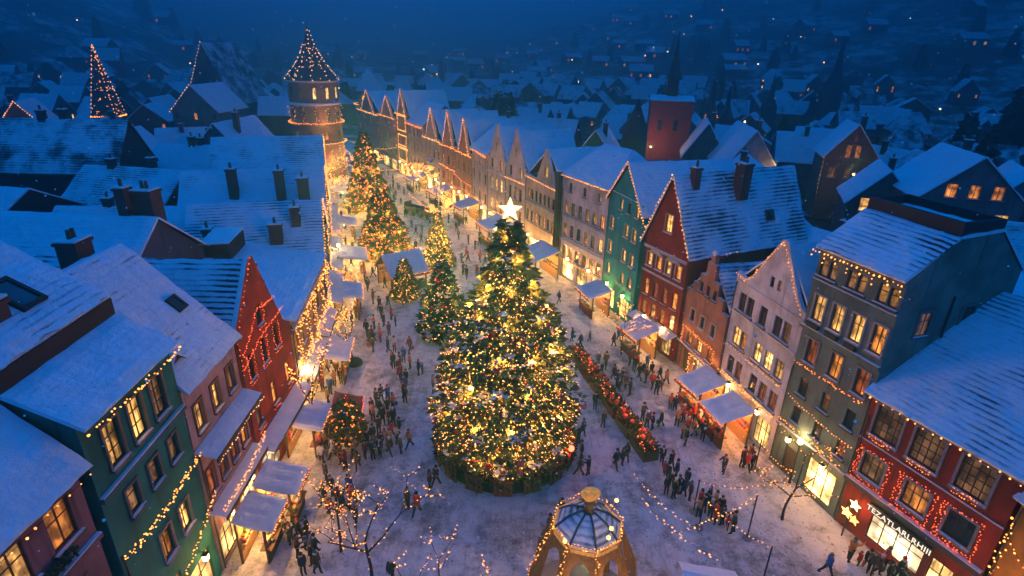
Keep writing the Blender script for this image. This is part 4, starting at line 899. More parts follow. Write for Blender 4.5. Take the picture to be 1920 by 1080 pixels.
bare_tree('small lit bare tree at the foot of the round tower', at(655, 345), 8, 91, .55, 3, True, 'gold', .1, .4)
bare_tree('lit bare tree before the dark striped roof house', at(640, 480), 4.6, 95, .6, 3, True, 'amber', .06, .3)
bare_tree('thin street tree with lights before the red gabled house', at(1165, 665), 6.5, 97, .5, 3, True, 'gold', .05, .4)
for i, (x, y) in enumerate(((605, 395), (612, 360), (700, 330), (640, 375), (770, 348))): bare_tree(f'glowing far street tree, {ORD[i]} in the hazy avenue below the tower', at(x, y), 7, 120+i, .55, 3, True, rng.choice(('gold', 'amber')), .11, .4)

def pole_string(label, a, b, za, zb, **k): string(label, [Vector((*a.xy, za)), Vector((*b.xy, zb))], name='light_string', group='light strings hung over the street', **k)
pole_string('string of lights hung from the lowest boughs to the purple awning', at(690, 1010), at(540, 950), 3.4, 3.2, sag=.5, gap=.5, size=.06)
pole_string('string of lights from the grey green house to the lone lamp tree', at(1466, 975), at(1300, 960), 3.6, 2.6, sag=.7, gap=.42, size=.055)
pole_string('upper string of lights from the bare tree across the east pavement', at(1466, 975), at(1415, 880), 4.0, 2.6, sag=.5, gap=.42, size=.055)
pole_string('string of lights between pavilion and blue canopy', at(1190, 1010), at(1330, 1110), 3.2, 2.6, sag=.4, gap=.3, size=.055, jit=.2)
pole_string('second string of lights between pavilion and blue canopy', at(1180, 960), at(1300, 1060), 3.2, 2.8, sag=.5, gap=.34, size=.055, jit=.15)
pole_string('string of lights looping over the blue canopy', at(1250, 1070), at(1400, 1010), 2.9, 3.4, sag=.3, gap=.28, size=.055, jit=.12)
pole_string('string of lights along the far side of the blue canopy', at(1310, 990), at(1430, 1090), 2.4, 2.6, sag=.3, gap=.34, size=.05)
for i, (x, y, z) in enumerate(((1300, 960, 2.6), (1415, 880, 2.6), (1400, 1010, 3.4), (1430, 1090, 2.6), (1310, 990, 2.4))):
    q = at(x, y); root = empty('festoon_pole', q, 0, f'thin dark pole holding up light strings, {ORD[i]} of those near the lit shopfront', 'pole', 'poles for the hanging lights')
    mb = MB(); mb.tube([(0, 0, 0), (0, 0, z+.1)], .045, 6); mb.build('post', [IRON], root); mb = MB(); mb.lathe([(.3, 0), (.28, .12), (.05, .16)], 10); mb.build('base', [STONE], root)
for i, (a, b) in enumerate((((640, 330), (735, 350)), ((625, 350), (750, 375)), ((660, 310), (745, 325)), ((800, 400), (880, 430)), ((850, 380), (915, 420)), ((770, 430), (850, 470)))):
    pole_string(f'string of lights swung across the far street, {ORD[i]} of six', at(*a), at(*b), 6, 6, sag=1.0, gap=.55, size=.1)

# ================================================================== MARKET STALLS
GOODS = [plain(c, .6, .3) for c in ((.45, .04, .02), (.5, .25, .04), (.1, .2, .05), (.4, .3, .2), (.1, .06, .3))]
GLOWCLOTH = {}
def stall(label, loc, th, w=3.2, d=2.4, h=2.5, slope=.6, cloth=None, gable=False, power=35, goods=True, kind='market stall', lightkind='gold', col=(1, .48, .14)):
    """timber booth, open toward -y"""
    root = empty('market_stall', (*Vector(loc).xy, 0), th, label, kind, 'market stalls along the street'); r = rng
    for sx in (-1, 1):
        for y in (0, d):
            mb = MB(); mb.box((sx*w/2-.06, y-.06, 0), (sx*w/2+.06, y+.06, h+(slope if y and not gable else 0)-.02)); mb.build('post', [WOOD], root)
    mb = MB(); mb.box((-w/2+.07, -.1, .0), (w/2-.07, .08, .95)); mb.box((-w/2-.02, -.28, .95), (w/2+.02, .4, 1.02)); mb.build('counter', [plain((.2, .03, .02), .7, .3) if r.random() < .5 else WOOD], root)
    mb = MB(); mb.box((-w/2+.07, d-.06, .02), (w/2-.07, d, h+.1)); mb.build('back_panel', [plain((.45, .25, .1), .8, .3)], root)
    rb = MB(); m = cloth or snow()
    if gable:
        for s in (-1, 1): rb.slab((-w/2-.3, d/2, h+slope+.3), (w/2+.3, d/2, h+slope+.3), (w/2+.3, d/2+s*(d/2+.45), h-.15), (-w/2-.3, d/2+s*(d/2+.45), h-.15), .12, 0, 1, .05, .4)
    else: rb.slab((-w/2-.2, d+.1, h+slope), (w/2+.2, d+.1, h+slope), (w/2+.2, -.6, h-.1), (-w/2-.2, -.6, h-.1), .13, 0, 1, .09, .3, .16)
    rb.build('roof', [m, WOOD], root)
    mb = MB(); mb.box((-w/2-.2, -.64, h-.42), (w/2+.2, -.60, h-.12)); mb.build('valance', [plain((.4, .06, .03), .8, .3)], root)
    if goods:
        mb = MB()
        for _ in range(16):
            x, y = r.uniform(-w/2+.3, w/2-.3), r.uniform(-.15, .3); k = r.randrange(5)
            if r.random() < .5: mb.ball((x, y, 1.02+.1), .11, k, 7)
            else: mb.box((x-.13, y-.09, 1.02), (x+.13, y+.09, 1.02+r.uniform(.1, .3)), k)
        for j in (1.35, 1.8):
            mb.box((-w/2+.1, d-.35, j), (w/2-.1, d-.07, j+.04), 3)
            for q in range(int(w/.3)): mb.box((-w/2+.2+q*.3, d-.3, j+.04), (-w/2+.38+q*.3, d-.12, j+.04+r.uniform(.08, .26)), r.randrange(5))
        tag(mb.build('goods', GOODS, root), kind='stuff')
    for x in (-w*.25, w*.25):
        mb = MB(); mb.ball((0, 0, 0), .09, 0, 8); mb.tube([(0, 0, .08), (0, 0, .5)], .012, 4, 1); mb.build('lamp', [emit((1, .66, .3), 30), WIRE], root, (x, d*.45, h-.25))
        lamp(root, (x, d*.45, h-.45), power, col, .12)
    pts = [(-w/2-.2, -.66, h-.1), (w/2+.2, -.66, h-.1)]; M = Matrix.Translation(root.location) @ Matrix.Rotation(th, 4, 'Z')
    string('fairy lights on the edge of the '+label, [M @ Vector(p) for p in pts], lightkind, .2, .055, group='fairy lights on the market stalls')
    return root
def east(y, off):          # a point standing off the east fronts, and the angle that faces the street
    x = edge(RE, y); x2 = edge(RE, y+2); d = Vector((x2-x, 2, 0)).normalized(); n = Vector((-d.y, d.x, 0)); return Vector((x, y, 0))+n*off, math.atan2(-d.y, -d.x)
def west(y, off):
    x = edge(LE, y); x2 = edge(LE, y+2); d = Vector((x2-x, 2, 0)).normalized(); n = Vector((d.y, -d.x, 0)); return Vector((x, y, 0))+n*off, math.atan2(d.y, d.x)
def es(label, y, off=2.9, **k): p, t = east(y, off); return stall(label, p, t, **k)
def ws(label, y, off=2.9, **k): p, t = west(y, off); return stall(label, p, t, **k)
VIOLET = snow(.9)
es('stall with a wide blue snow roof before the white gabled house', 37.4, 3.0, w=2.7, d=2.2, h=2.6, power=90, col=(1, .3, .06), lightkind='amber')
es('stall under the second snow roof before the white gabled house', 41.4, 3.0, w=2.6, d=2.2, h=2.6, power=75, col=(1, .42, .1))
es('snow roofed stall at the foot of the red gabled house', 50.6, 2.7, w=3.0, d=2.0, h=2.7, power=80)
es('stall with a pale awning before the teal gabled house', 60.0, 2.8, w=3.4, d=2.1, h=2.7, power=70)
es('broad gold fronted stall before the long white hipped house', 72, 4.6, w=4.8, d=3.4, h=3.0, slope=.9, power=180, gable=False)
es('orange glowing stall with a snow roof before the twin gables', 84.5, 4.6, w=4.6, d=3.0, h=3.2, slope=.8, power=170, col=(1, .36, .08), lightkind='amber')
es('small round edged stall in the lights of the far east pavement', 97, 4.0, w=4, d=3, h=2.8, power=110)
es('stall glowing orange beyond the round stall', 107, 4.0, w=4, d=3, h=2.8, power=130, col=(1, .4, .1))
es('last visible stall on the hazy east pavement', 118, 4.0, w=4, d=3, h=2.8, power=130)
ws('stall under the farther violet snow sheet before the mauve house', 27.6, 2.7, w=2.1, d=1.9, h=2.9, power=85, cloth=VIOLET)
ws('stall under the lower violet snow sheet before the mauve house', 25.0, 2.1, w=2.2, d=1.5, h=2.7, power=85, cloth=VIOLET)
ws('small stall with a snowy sheet before the crimson house', 34.6, 2.3, w=3.0, d=2.0, h=2.6, power=60)
ws('stall wedged below the golden garlands of the flat roofed house', 44.5, 2.6, w=4, d=2, h=2.6, power=70)
ws('snow roofed booth on the west pavement past the flat roofed house', 57, 3.0, w=4, d=2.4, h=2.7, power=80)
ws('pale blue roofed booth below the light strung street gable', 68, 4.0, w=4.4, d=3, h=3.0, power=110)
ws('booth glowing at the garland lit house front', 83, 3.5, w=4.4, d=3, h=2.8, power=130)
ws('far booth beside the round tower', 103, 3.5, w=4.4, d=3, h=2.8, power=150)
stall('large white tent with a gabled snow roof between the lit trees', at(768, 545), R(35), w=4.6, d=4.2, h=2.4, slope=1.7, gable=True, power=60)
stall('small red stall in the crowd on the west side of the square', at(668, 800), R(100), w=1.7, d=1.4, h=2.2, power=45, col=(1, .14, .04), lightkind='red', cloth=plain((.3, .03, .02), .8, .3))
# timber sleigh wagon in the middle distance
p = at(790, 405); root = empty('market_wagon', p, R(-38), 'long brown timber wagon standing on the snow up the street', 'wagon')
mb = MB(); mb.box((-3.4, -.9, .55), (-.2, .9, .75)); mb.box((-3.4, -.95, .75), (-.2, -.85, 1.5)); mb.box((-3.4, .85, .75), (-.2, .95, 1.5)); mb.box((-3.5, -.85, .75), (-3.4, .85, 2.1)); mb.build('rear_body', [WOOD], root)
mb = MB(); mb.box((.2, -.9, .55), (3.2, .9, .75)); mb.box((.2, -.95, .75), (3.2, -.85, 1.4)); mb.box((.2, .85, .75), (3.2, .95, 1.4)); mb.box((3.2, -.95, .75), (3.3, .95, 1.8)); mb.tube([(-.2, 0, .65), (.2, 0, .65)], .07); mb.build('front_body', [plain((.2, .07, .03), .8, .4)], root)
for x in (-2.7, -.9, .9, 2.6):
    for y in (-1.02, 1.02):
        mb = MB(); mb.lathe([(.05, -.05), (.45, -.05), (.5, 0), (.45, .05), (.05, .05)], 14); o = mb.build('wheel', [DARKWOOD], root, (x, y, .5)); o.rotation_euler.x = R(90)
for x in (-2.4, -1.2, .9, 2.2):
    mb = MB(); mb.box((x-.18, -.8, 1.0), (x+.18, .8, 1.1)); mb.build('bench', [plain((.25, .04, .03), .8, .3)], root)

# ================================================================== PAVILION with golden arches
GLOWGOLD, nt, b = nodes('gold_added_glow'); b.inputs['Base Color'].default_value = (.6, .3, .05, 1); b.inputs['Roughness'].default_value = .4; b.inputs['Emission Color'].default_value = (1, .4, .06, 1); nt.links.new(math_n(nt, 'MULTIPLY', noise_n(nt, 5, 3), .75), b.inputs['Emission Strength'])  # gold given a glow of its own, to stay golden under blue light
K = Vector((4.1, 21.6, 0)); root = empty('pavilion', K, R(8), 'snow roofed octagonal pavilion with golden arches and a golden finial', 'pavilion')
oct_ = lambda r, z, o=0: [Vector((r*math.cos(2*math.pi*(i+o)/8), r*math.sin(2*math.pi*(i+o)/8), z)) for i in range(8)]
a, b, c = oct_(.3, 6.9), oct_(1.0, 6.6), oct_(1.72, 5.95)
mb = MB()
for i in range(8):
    j = (i+1) % 8; mb.slab(a[i], a[j], b[j], b[i], .1, 0, 1, .04, .4); mb.slab(b[i], b[j], c[j], c[i], .1, 0, 1, .06, .4)
rf = mb.build('roof', [snow_roof(.30, .3, (.012, .03, .05)), DARKWOOD], root)
for i in range(8):
    mb = MB(); mb.tube([a[i]+Vector((0, 0, .14)), b[i]+Vector((0, 0, .14)), c[i]+Vector((0, 0, .1))], .06, 5); mb.build('hip_rib', [plain((.03, .06, .09), .6)], rf)
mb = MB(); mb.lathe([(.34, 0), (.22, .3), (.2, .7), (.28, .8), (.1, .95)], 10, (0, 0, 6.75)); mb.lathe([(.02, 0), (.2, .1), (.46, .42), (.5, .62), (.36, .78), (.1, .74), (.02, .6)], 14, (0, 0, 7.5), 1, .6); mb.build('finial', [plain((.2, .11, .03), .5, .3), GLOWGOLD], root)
tops, mids, bots = oct_(1.72, 5.9), oct_(2.75, 3.3), oct_(3.0, 0)
GOLDWALL = plain((.34, .17, .04), .5, .6, 4, .15)
for i in range(8):
    j = (i+1) % 8; mb = MB(); ring = []
    def leafpt(u, v):
        if v < .5: return tops[i].lerp(tops[j], u).lerp(mids[i].lerp(mids[j], u), v*2)
        return mids[i].lerp(mids[j], u).lerp(bots[i].lerp(bots[j], u), v*2-1)
    m = 9
    for k in range(m):
        u0, u1 = k/m, (k+1)/m
        ar = lambda u: .10+.26*abs(2*u-1)**2.0 if .14 < u < .86 else 1.0
        v0, v1 = ar(u0), ar(u1)
        for (p0, q0), (p1, q1) in (((0, v0/2), (0, v1/2)), ((v0/2, v0), (v1/2, v1))): mb.face([leafpt(u0, p0), leafpt(u0, q0), leafpt(u1, q1), leafpt(u1, p1)])
    mb.build('arch', [GOLDWALL], root)
    mb = MB(); mb.tube([tops[i], mids[i], bots[i]], [.1, .12, .14], 6); mb.build('column', [GOLDWALL], root)
mb = MB(); mb.lathe([(3.2, 0), (3.2, .18), (.01, .2)], 24); mb.build('base', [STONE], root)
mb = MB()
for i in range(8):
    p0, p1_ = c[i], c[(i+1) % 8]
    for k in range(5):
        q0, q1 = p0.lerp(p1_, k/5), p0.lerp(p1_, (k+1)/5); mid = (q0+q1)/2; out = Vector((mid.x, mid.y, 0)).normalized()*.06
        mb.face([q0+out+Vector((0, 0, .02)), q0+out-Vector((0, 0, .16)), mid+out-Vector((0, 0, .34)), q1+out-Vector((0, 0, .16)), q1+out+Vector((0, 0, .02))])
    mb.tube([p0*1.02, p1_*1.02], .05, 5)
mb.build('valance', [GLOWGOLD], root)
for i, (dx, dy, z) in enumerate(((-1.5, -1.4, 6.6), (1.6, .6, 6.9), (.75, -1.3, 7.05), (.55, -1.6, 6.8))):
    mb = MB(); mb.ball((0, 0, 0), .1, 0, 10); mb.tube([(0, 0, -.1), (-dx*.16, -dy*.16, -.62)], .02, 5, 1); mb.build('globe_lamp', [emit((1, .52, .13), 5), IRON], root, (dx, dy, z)); lamp(root, (dx*1.15, dy*1.15, z+.3), 5, (1, .5, .14), .1)
lamp(root, (0, 0, 3.2), 90); lamp(root, (-1.6, -3.4, 4.6), 30); lamp(root, (1.6, -3.4, 4.6), 30); 
M = Matrix.Translation(K) @ Matrix.Rotation(R(8), 4, 'Z')
for n_, i in enumerate((4, 5, 6)):
    string(f'column lights on the pavilion, {ORD[n_]} golden column', [M @ (tops[i]*1.05), M @ (mids[i]*1.05), M @ (bots[i]*1.04+Vector((0, 0, .3)))], 'gold', .14, .045, jit=.1)
string('ring of lights round the eave of the golden pavilion', [M @ (q*1.06) for q in c+c[:1]], 'gold', .2, .05)
# blue canopy at the bottom edge
stall('booth with a bright blue snow canopy at the bottom of the square', at(1318, 1205), R(-12), w=2.3, d=2.0, h=2.7, gable=True, slope=.5, power=20)
# lamps and stars by the shop
h = SHOP
p = h.P(1.2, -.75, 0); root = empty('star_lantern', p, h.th, 'cluster of glowing star lanterns beside the shop door', 'lantern')
mb = MB(); mb.tube([(0, 0, 0), (0, 0, 2.7)], .05, 6); mb.build('post', [IRON], root)
for x, z, s, c in ((.25, 2.75, .42, (1, .62, .28)), (-.1, 1.9, .42, (1, .52, .12)), (.45, 1.75, .36, (1, .45, .08))):
    mb = MB()
    pts = [(math.sin(math.pi*i/5)*(s if i % 2 == 0 else s*.5), math.cos(math.pi*i/5)*(s if i % 2 == 0 else s*.5)) for i in range(10)]
    for q in (-1, 1):
        for i in range(10): mb.face([(0, q*s*.4, 0), (pts[i-1][0], 0, pts[i-1][1]), (pts[i][0], 0, pts[i][1])])
    mb.build('star', [emit(c, 5)], root, (x, -.1, z))
lamp(root, (.2, -.7, 2.2), 60)
def street_lamp(label, loc, hgt=3.6, e=12, col=(1, .66, .3), power=0, group='street lamps', arms=1):
    root = empty('street_lamp', loc, 0, label, 'street lamp', group); mb = MB(); mb.tube([(0, 0, 0), (0, 0, .5), (0, 0, hgt)], [.11, .06, .04], 7); mb.build('pole', [IRON], root)
    mb = MB(); mb.ball((0, 0, hgt+.16), .2, 0, 10); mb.build('lamp_shade', [emit(col, e)], root)
    if power: lamp(root, (0, 0, hgt+.55), power, col, .2)
street_lamp('street lamp with a bright globe by the lit shopfront', at(1743, 1078), 2.0, 14, (1, .7, .35), 60)
street_lamp('street lamp before the tall grey green house', at(1480, 905), 3.4, 14, (1, .66, .3), 40)
street_lamp('street lamp beside the golden pavement left of the square', at(585, 765), 3.4, 14, (1, .62, .25), 90)
for i, (x, y) in enumerate(((1050, 440), (865, 345), (905, 400), (640, 520))): street_lamp(f'street lamp on the upper street, {ORD[i]} of four from the hipped house', at(x, y), 4.2, 16, (1, .62, .25), 90)


# lanterns added along the house fronts to throw warm light on them
LANT = MB(); LANT.box((-.12, -.46, -.22), (.12, -.22, .14)); LANT = LANT.mesh('lantern_glass', [emit((1, .6, .22), 14)])
BRK = MB(); BRK.tube([(0, 0, .3), (0, -.34, .34), (0, -.34, .16)], .025, 5); BRK.box((-.15, -.49, .14), (.15, -.19, .2)); BRK = BRK.mesh('added_wall_lantern', [IRON])
for k in ('hip', 'cream', 'twin0', 'twin1', 'plain3', 'far1', 'far2', 'far3', 'far4', 'far5', 'teal', 'redgable', 'grey', 'white', 'west1', 'west2', 'west3', 'west4', 'flat', 'redleft', 'mauve', 'green', 'ochre'):
    h = HOUSES[k]; n = 2 if h.W < 9.6 else 3
    for i in range(n):
        x = h.W*(i+.5)/n; o = link('added_wall_lantern', BRK, h.root, (x, 0, 3.05)); link('lantern_glass', LANT, o); lamp(h.root, (x, -.9, 3.0), 85 if h.A.y > 58 else 110 if k == 'ochre' else 30, (1, .40, .09), .15)
PIPE = plain((.05, .045, .045), .6, .3)
for h in HOUSES.values():
    if h.A.y > 100: continue
    z = (h.zl if hasattr(h, 'zl') else 8.5)-.2; mb = MB(); mb.tube([(.14, -.09, .1), (.14, -.09, z-.3), (.14, -.02, z)], .05, 5); mb.build('drainpipe', [PIPE], h.root)

# ================================================================== ROUND TOWER
T = at(607, 331); T = Vector((-43.8, 128.5, 0)); root = empty('round_tower', T, R(20), 'round stone tower with light rings and a spire dotted with lights', 'tower')
mb = MB(); TS = plaster((.30, .20, .15), True)
mb.lathe([(5.6, 0), (5.35, 7.5), (5.2, 10), (5.15, 15.6), (5.0, 20.6)], 32); mb.build('wall', [TS], root)
for z, r_ in ((7.4, 5.75), (11.6, 5.6), (15.6, 5.45), (20.2, 5.5)):
    mb = MB(); mb.lathe([(r_-.4, 0), (r_, .1), (r_, .45), (r_-.3, .6)], 32, (0, 0, z)); mb.build('ledge', [snow() if z in (15.6, 20.2) else TS], root)
mb = MB(); mb.lathe([(5.7, 20.6), (4.7, 21.8), (3.0, 23.9), (1.6, 26.2), (.7, 28.6), (.12, 30.9), (.0, 31.2)], 16); rfo = mb.build('roof', [plain((.05, .04, .06), .8, .4)], root)
mb = MB(); mb.tube([(0, 0, 30.9), (0, 0, 31.8)], .07, 5); mb.build('finial', [IRON], rfo)
for z, hh, n_, k0 in ((17.0, 2.3, 12, 'B'), (12.6, 1.8, 12, 'd'), (8.6, 1.8, 10, 'O'), (3.5, 2.0, 8, 'L')):
    rr_ = 5.12 if z > 10 else 5.32
    for i in range(n_):
        t = 2*math.pi*i/n_
        if math.sin(t+R(20)) > .45: continue
        o = window(root, rr_*math.cos(t), z, .8, hh, rng.choice((k0, 'd', 'C')), FR_DARK, plain((.2, .15, .12)), y=rr_*math.sin(t), rz=t+math.pi/2, proud=True, sill=False)
for i, (z, r_, k) in enumerate(((12.1, 5.75, 'amber'), (7.9, 5.9, 'gold'))):
    string(f'ring of lights around the round tower, {"upper" if i == 0 else "lower"} ledge', [T+Vector((r_*math.cos(t*.2094), r_*math.sin(t*.2094), z)) for t in range(31)], k, .3, .12, jit=.12)
mb = MB(); cone = [(20.6, 5.75), (21.8, 4.75), (23.9, 3.05), (26.2, 1.65), (28.6, .75), (31, .1)]
for i in range(10):
    for z in range(12):
        zz = 20.8+z*.85+rng.uniform(-.12, .12); r_ = interp(cone, zz)+.1; t = 2*math.pi*(i+rng.uniform(-.07, .07))/10
        if zz < 26.5 or i % 4 == 0: mb.octa((r_*math.cos(t), r_*math.sin(t), zz), .1)
for _ in range(90):
    zz = 20.8+7*rng.random()**1.3; r_ = interp(cone, zz)+.1; t = rng.uniform(0, 6.28); mb.octa((r_*math.cos(t), r_*math.sin(t), zz), .075)
for i in range(7):
    a = R(-150+i*26); string(f'upper strand of lights on the round tower, {ORD[i]} around', [T+Vector((5.5*math.cos(a), 5.5*math.sin(a), z)) for z in (15.4, 13.8, 12.3)], 'gold', .5, .09, jit=.3); string(f'strand of golden lights down the round tower, {ORD[i]} around', [T+Vector((5.45*math.cos(a), 5.45*math.sin(a), z)) for z in (7.6, 4.2, .6)], 'gold', .45, .1, jit=.25)
o = mb.build('spire_lights', [BULB['white']], None, T); tag(o, 'strings of pale lights running up the spire of the round tower', 'string lights', 'strings of fairy lights on the houses')
lamp(root, (3.2, -7.0, 4), 500, (1, .36, .09), .5); lamp(root, (7.2, -2.5, 5), 400, (1, .36, .09), .5); lamp(root, (2.0, -7, 12.6), 160, (1, .36, .09), .3); lamp(root, (7, 0, 12.6), 160, (1, .36, .09), .3)
T2 = at(685, 265); T2 = Vector((-46, 186, 0)); root = empty('gate_tower', T2, 0, 'hazy far tower with a lit balcony at the end of the street', 'tower')
mb = MB(); mb.lathe([(4.6, 0), (4.2, 10), (3.6, 10), (3.6, 14.5)], 24); mb.build('wall', [TS], root); mb = MB(); mb.lathe([(4.2, 14.5), (2.8, 16.8), (.05, 21)], 16); mb.build('roof', [snow_roof(.9, .2)], root)
mb = MB(); mb.lathe([(4.2, 9.6), (4.8, 9.8), (4.8, 10.5), (4.5, 10.5), (4.5, 10)], 24); mb.build('balcony', [TS], root)
for t in (-1.9, -1.2): window(root, 3.65*math.cos(t), 11.2, .9, 2.0, 'B', FR_DARK, None, y=3.65*math.sin(t), rz=t+math.pi/2, proud=True, sill=False)
string('ring of lights on the balcony of the hazy far tower', [T2+Vector((4.9*math.cos(t*.3), 4.9*math.sin(t*.3), 10.6)) for t in range(22)], 'gold', .5, .16)
#@@PART4
# ================================================================== THE TOWN BEHIND
OCC = []
for h in HOUSES.values():
    k = max(2, int(h.D/4))
    for i in range(k+1):
        for j in (0.1, .5, .9): c = h.P(h.W*j, h.D*i/k, 0); OCC.append((c.x, c.y, 3.4))
def free(x, y, r): return all((x-a)**2+(y-b)**2 > (r+c)**2 for a, b, c in OCC)
TG = 'snow roofed houses of the town behind the street'
GREYS = [(.08, .09, .11), (.14, .13, .13), (.06, .09, .10), (.16, .12, .10), (.11, .06, .05), (.2, .19, .18), (.05, .08, .07)]
def town(label, x, y, zr, ze, W, D, rot, col, rows=(), mat=None, kind='gable', name='house', frame=None, lights=None, ch=1, apex=True, occ=True, z0=0.0, extra=None, brick=False):
    """apex: x, y, zr are where the front gable tip shows in the photograph"""
    P = at(x, y, zr) if apex else Vector((x, y, 0)); a = R(rot); u = Vector((math.cos(a), math.sin(a), 0)); A = P-u*W/2
    h = House(name, label, A.xy, (A+u*W).xy, D, plaster(col, brick), 'house', TG); h.root.location.z = z0; h.M = Matrix.Translation((0, 0, z0)) @ h.M
    for r_ in rows: h.row(*r_[:4], *(r_[4:] or (None, None)), frame=frame or FR_DARK)
    if kind == 'gable': h.gable(ze, W/2, zr, ze, None, mat or snow_roof(1.1, .2))
    elif kind == 'eave': h.eave([(-.4, ze-.1), (D/2, zr), (D+.4, ze-.1)], ze, mat or snow_roof(1.1, .2))
    else: h.hip(ze, zr, W*.28, mat or snow_roof(1.15, .15))
    for i in range(ch):
        q = rng.uniform(.25, .75)
        if kind == 'gable': chimney(h.roof, W*.5+rng.choice((-1, 1))*W*.14, D*q, ze+(zr-ze)*.6, zr+rng.uniform(.8, 1.6), .8, .8)
        else: chimney(h.roof, W*q, D*.5+rng.uniform(-1, 1), zr-1.2, zr+rng.uniform(.9, 1.6), .8, .8)
    if occ:
        for i in range(3):
            for j in (.15, .85): c = h.P(W*j, D*(i+.3)/3, 0); OCC.append((c.x, c.y, max(W, D)*.33))
    return h
# east town
h = town('half timbered brown gabled house with a lit window pair under its peak', 1612, 235, 17, 11.6, 8.4, 9, -16, (.13, .07, .055), [(11.4, 2.2, 1.0, 'OO', 3.5, 5.0), (7.8, 1.9, 1.2, 'CCC', 1.6, 6.8)], name='half_timbered_house')
window(h.root, 4.2, 14.3, .5, 1.2, 'R', FR_DARK, sill=False, proud=True); tb = MB()
for z in (7.3, 10.6, 13.8): tb.box((.05 if z < 11 else 1.9, -.09, z), (8.35 if z < 11 else 6.5, -.003, z+.2))
for x in (.05, 2.6, 5.7, 8.15): tb.box((x, -.08, 4), (x+.2, -.004, 7.3)); tb.box((x, -.08, 7.5), (x+.2, -.004, 10.6))
tb.build('timber_frame', [DARKWOOD], h.root)
string('sparse lights down one side of the half timbered brown house', [h.P(-.3, -.4, 11.2), h.P(-.1, -.3, 5)], 'gold', .9, .08)
h = town('grey house with six glowing lattice windows on the town hillside', 1848, 296, 17.2, 12.0, 11.5, 12, -14, (.10, .12, .14), [(12.2, 1.7, 1.3, 'OOO', 3.4, 8.4), (8.2, 2.3, 1.5, 'COLL'[1:], 4.6, 9.6)], frame=FR_BROWN)
h = town('dark gabled house showing one wide amber lit window', 1672, 322, 13.6, 9.0, 8.5, 10, -22, (.07, .07, .09), [(7.8, 1.9, 2.6, 'L', 2.8, 2.8), (7.9, 1.2, .6, 'O', 6.0, 6.0)], frame=FR_BROWN)
h = town('house with a pale blue grey gable and no lit windows', 1420, 246, 16, 9.5, 9.0, 15, -8, (.22, .24, .28), [(8.6, 1.2, .8, 'd')], mat=snow_roof(1.3, .05))
h = town('dim teal gabled house behind the red gabled house', 1330, 232, 15.4, 9.2, 8, 12, -14, (.05, .10, .11), [(8.0, 1.3, .8, 'dd')])
string('short cascade of lights on the corner of the dim teal house', [at(1326, 278, 9), at(1330, 300, 7), at(1334, 320, 5.5)], 'gold', .3, .1, jit=.3)
h = town('bottle green gabled house seen over the hipped roof', 1118, 245, 14, 9.0, 7.5, 9, -20, (.02, .12, .06), [(7.5, 1.4, .8, 'dC')])
h = town('wide barn roofed house deep in snow behind the grey green house', 1712, 284, 11, 6.5, 9, 9, 24, (.08, .09, .11), [(6.5, 1.3, .9, 'dd')], mat=snow_roof(1.25, .1))
h = town('low snow roofed block behind the deep red shop house', 40.5, 31, 12.0, 9.8, 13, 9, -66, (.10, .11, .13), [(6.5, 1.4, .9, 'dd')], kind='eave', apex=False, mat=snow_roof(1.3, .15))
h = town('dark walled house with a shallow roof past the mansard house', 33.5, 42.5, 12.8, 10.8, 11, 9, -64, (.09, .11, .13), [(8.2, 1.4, .9, 'dCd')], kind='eave', apex=False, mat=snow_roof(1.15, .3))
h = town('house with a dark ridge behind the white curved gable', 29.5, 50.5, 11.6, 8.8, 11, 8, -62, (.08, .08, .10), [(6.5, 1.4, .9, 'd')], kind='eave', apex=False, mat=snow_roof(.7, .3))
h = town('broad dark gabled house at the east edge under smooth snow', 1935, 330, 15, 9, 10, 13, -30, (.07, .09, .11), [(6, 1.4, .9, 'dd')], mat=snow_roof(1.3, .05))
# west town
h = town('wide L shaped house with a striped snow roof and dark dormers', -34.5, 34.0, 15.6, 10.2, 15, 14, -3, (.07, .07, .09), [], kind='eave', apex=False, mat=snow_roof(1.0, .45), ch=0)
dormer(h.roof, 6.5, 1.6, 11.6, 2.2, 3, 1.0, DARKWOOD); chimney(h.roof, 13.8, 8.2, 13.8, 17.5, 1.5, 1.3, BRICKCH, 2); chimney(h.roof, 12.6, 7.4, 14.4, 17.8, .8, .8)
h2 = town('wing of the striped roof house sloping toward the plum house', -30.5, 24.5, 14.6, 10.4, 9.5, 12, 92, (.07, .07, .09), [], kind='eave', apex=False, mat=snow_roof(1.15, .2), ch=0); roof_window(h2.roof, (4.6, 3.0, 12.6), (1, 0, 0), (0, -1, -.7), 1.6, 1.2)
h = town('dark hulking house with broken snow patches on the west side', 70, 232, 18, 12, 16, 9, 3, (.025, .025, .035), [], kind='eave', mat=snow_roof(.25, .2), ch=2)
h = town('house behind the dark teal gable end with thin wind blown snow', -38.8, 50.2, 12.2, 8.2, 12.5, 10.5, 5, (.05, .06, .08), [(5.6, 1.3, .8, 'd d')], kind='eave', apex=False, mat=snow_roof(.85, .6), ch=2)
h = town('house with dark tile bands showing through its snow in the west block', -47.5, 63.5, 13.2, 8.8, 13, 12, -7, (.045, .055, .075), [(6, 1.3, .8, 'd d')], kind='eave', apex=False, mat=snow_roof(.6, .6), ch=2)
h = town('small gabled back house turned to the west of the striped roofs', -30.5, 45.0, 10.4, 7.2, 7, 7, 12, (.05, .05, .07), [(4.8, 1.2, .8, 'dd')], apex=False, mat=snow_roof(.95, .4), ch=1)
h = town('dark house with square snow panels below the hulking house', -55, 50, 14.0, 11, 13, 11, -8, (.03, .03, .04), [], kind='eave', apex=False, mat=snow_roof(.75, .3), ch=1)
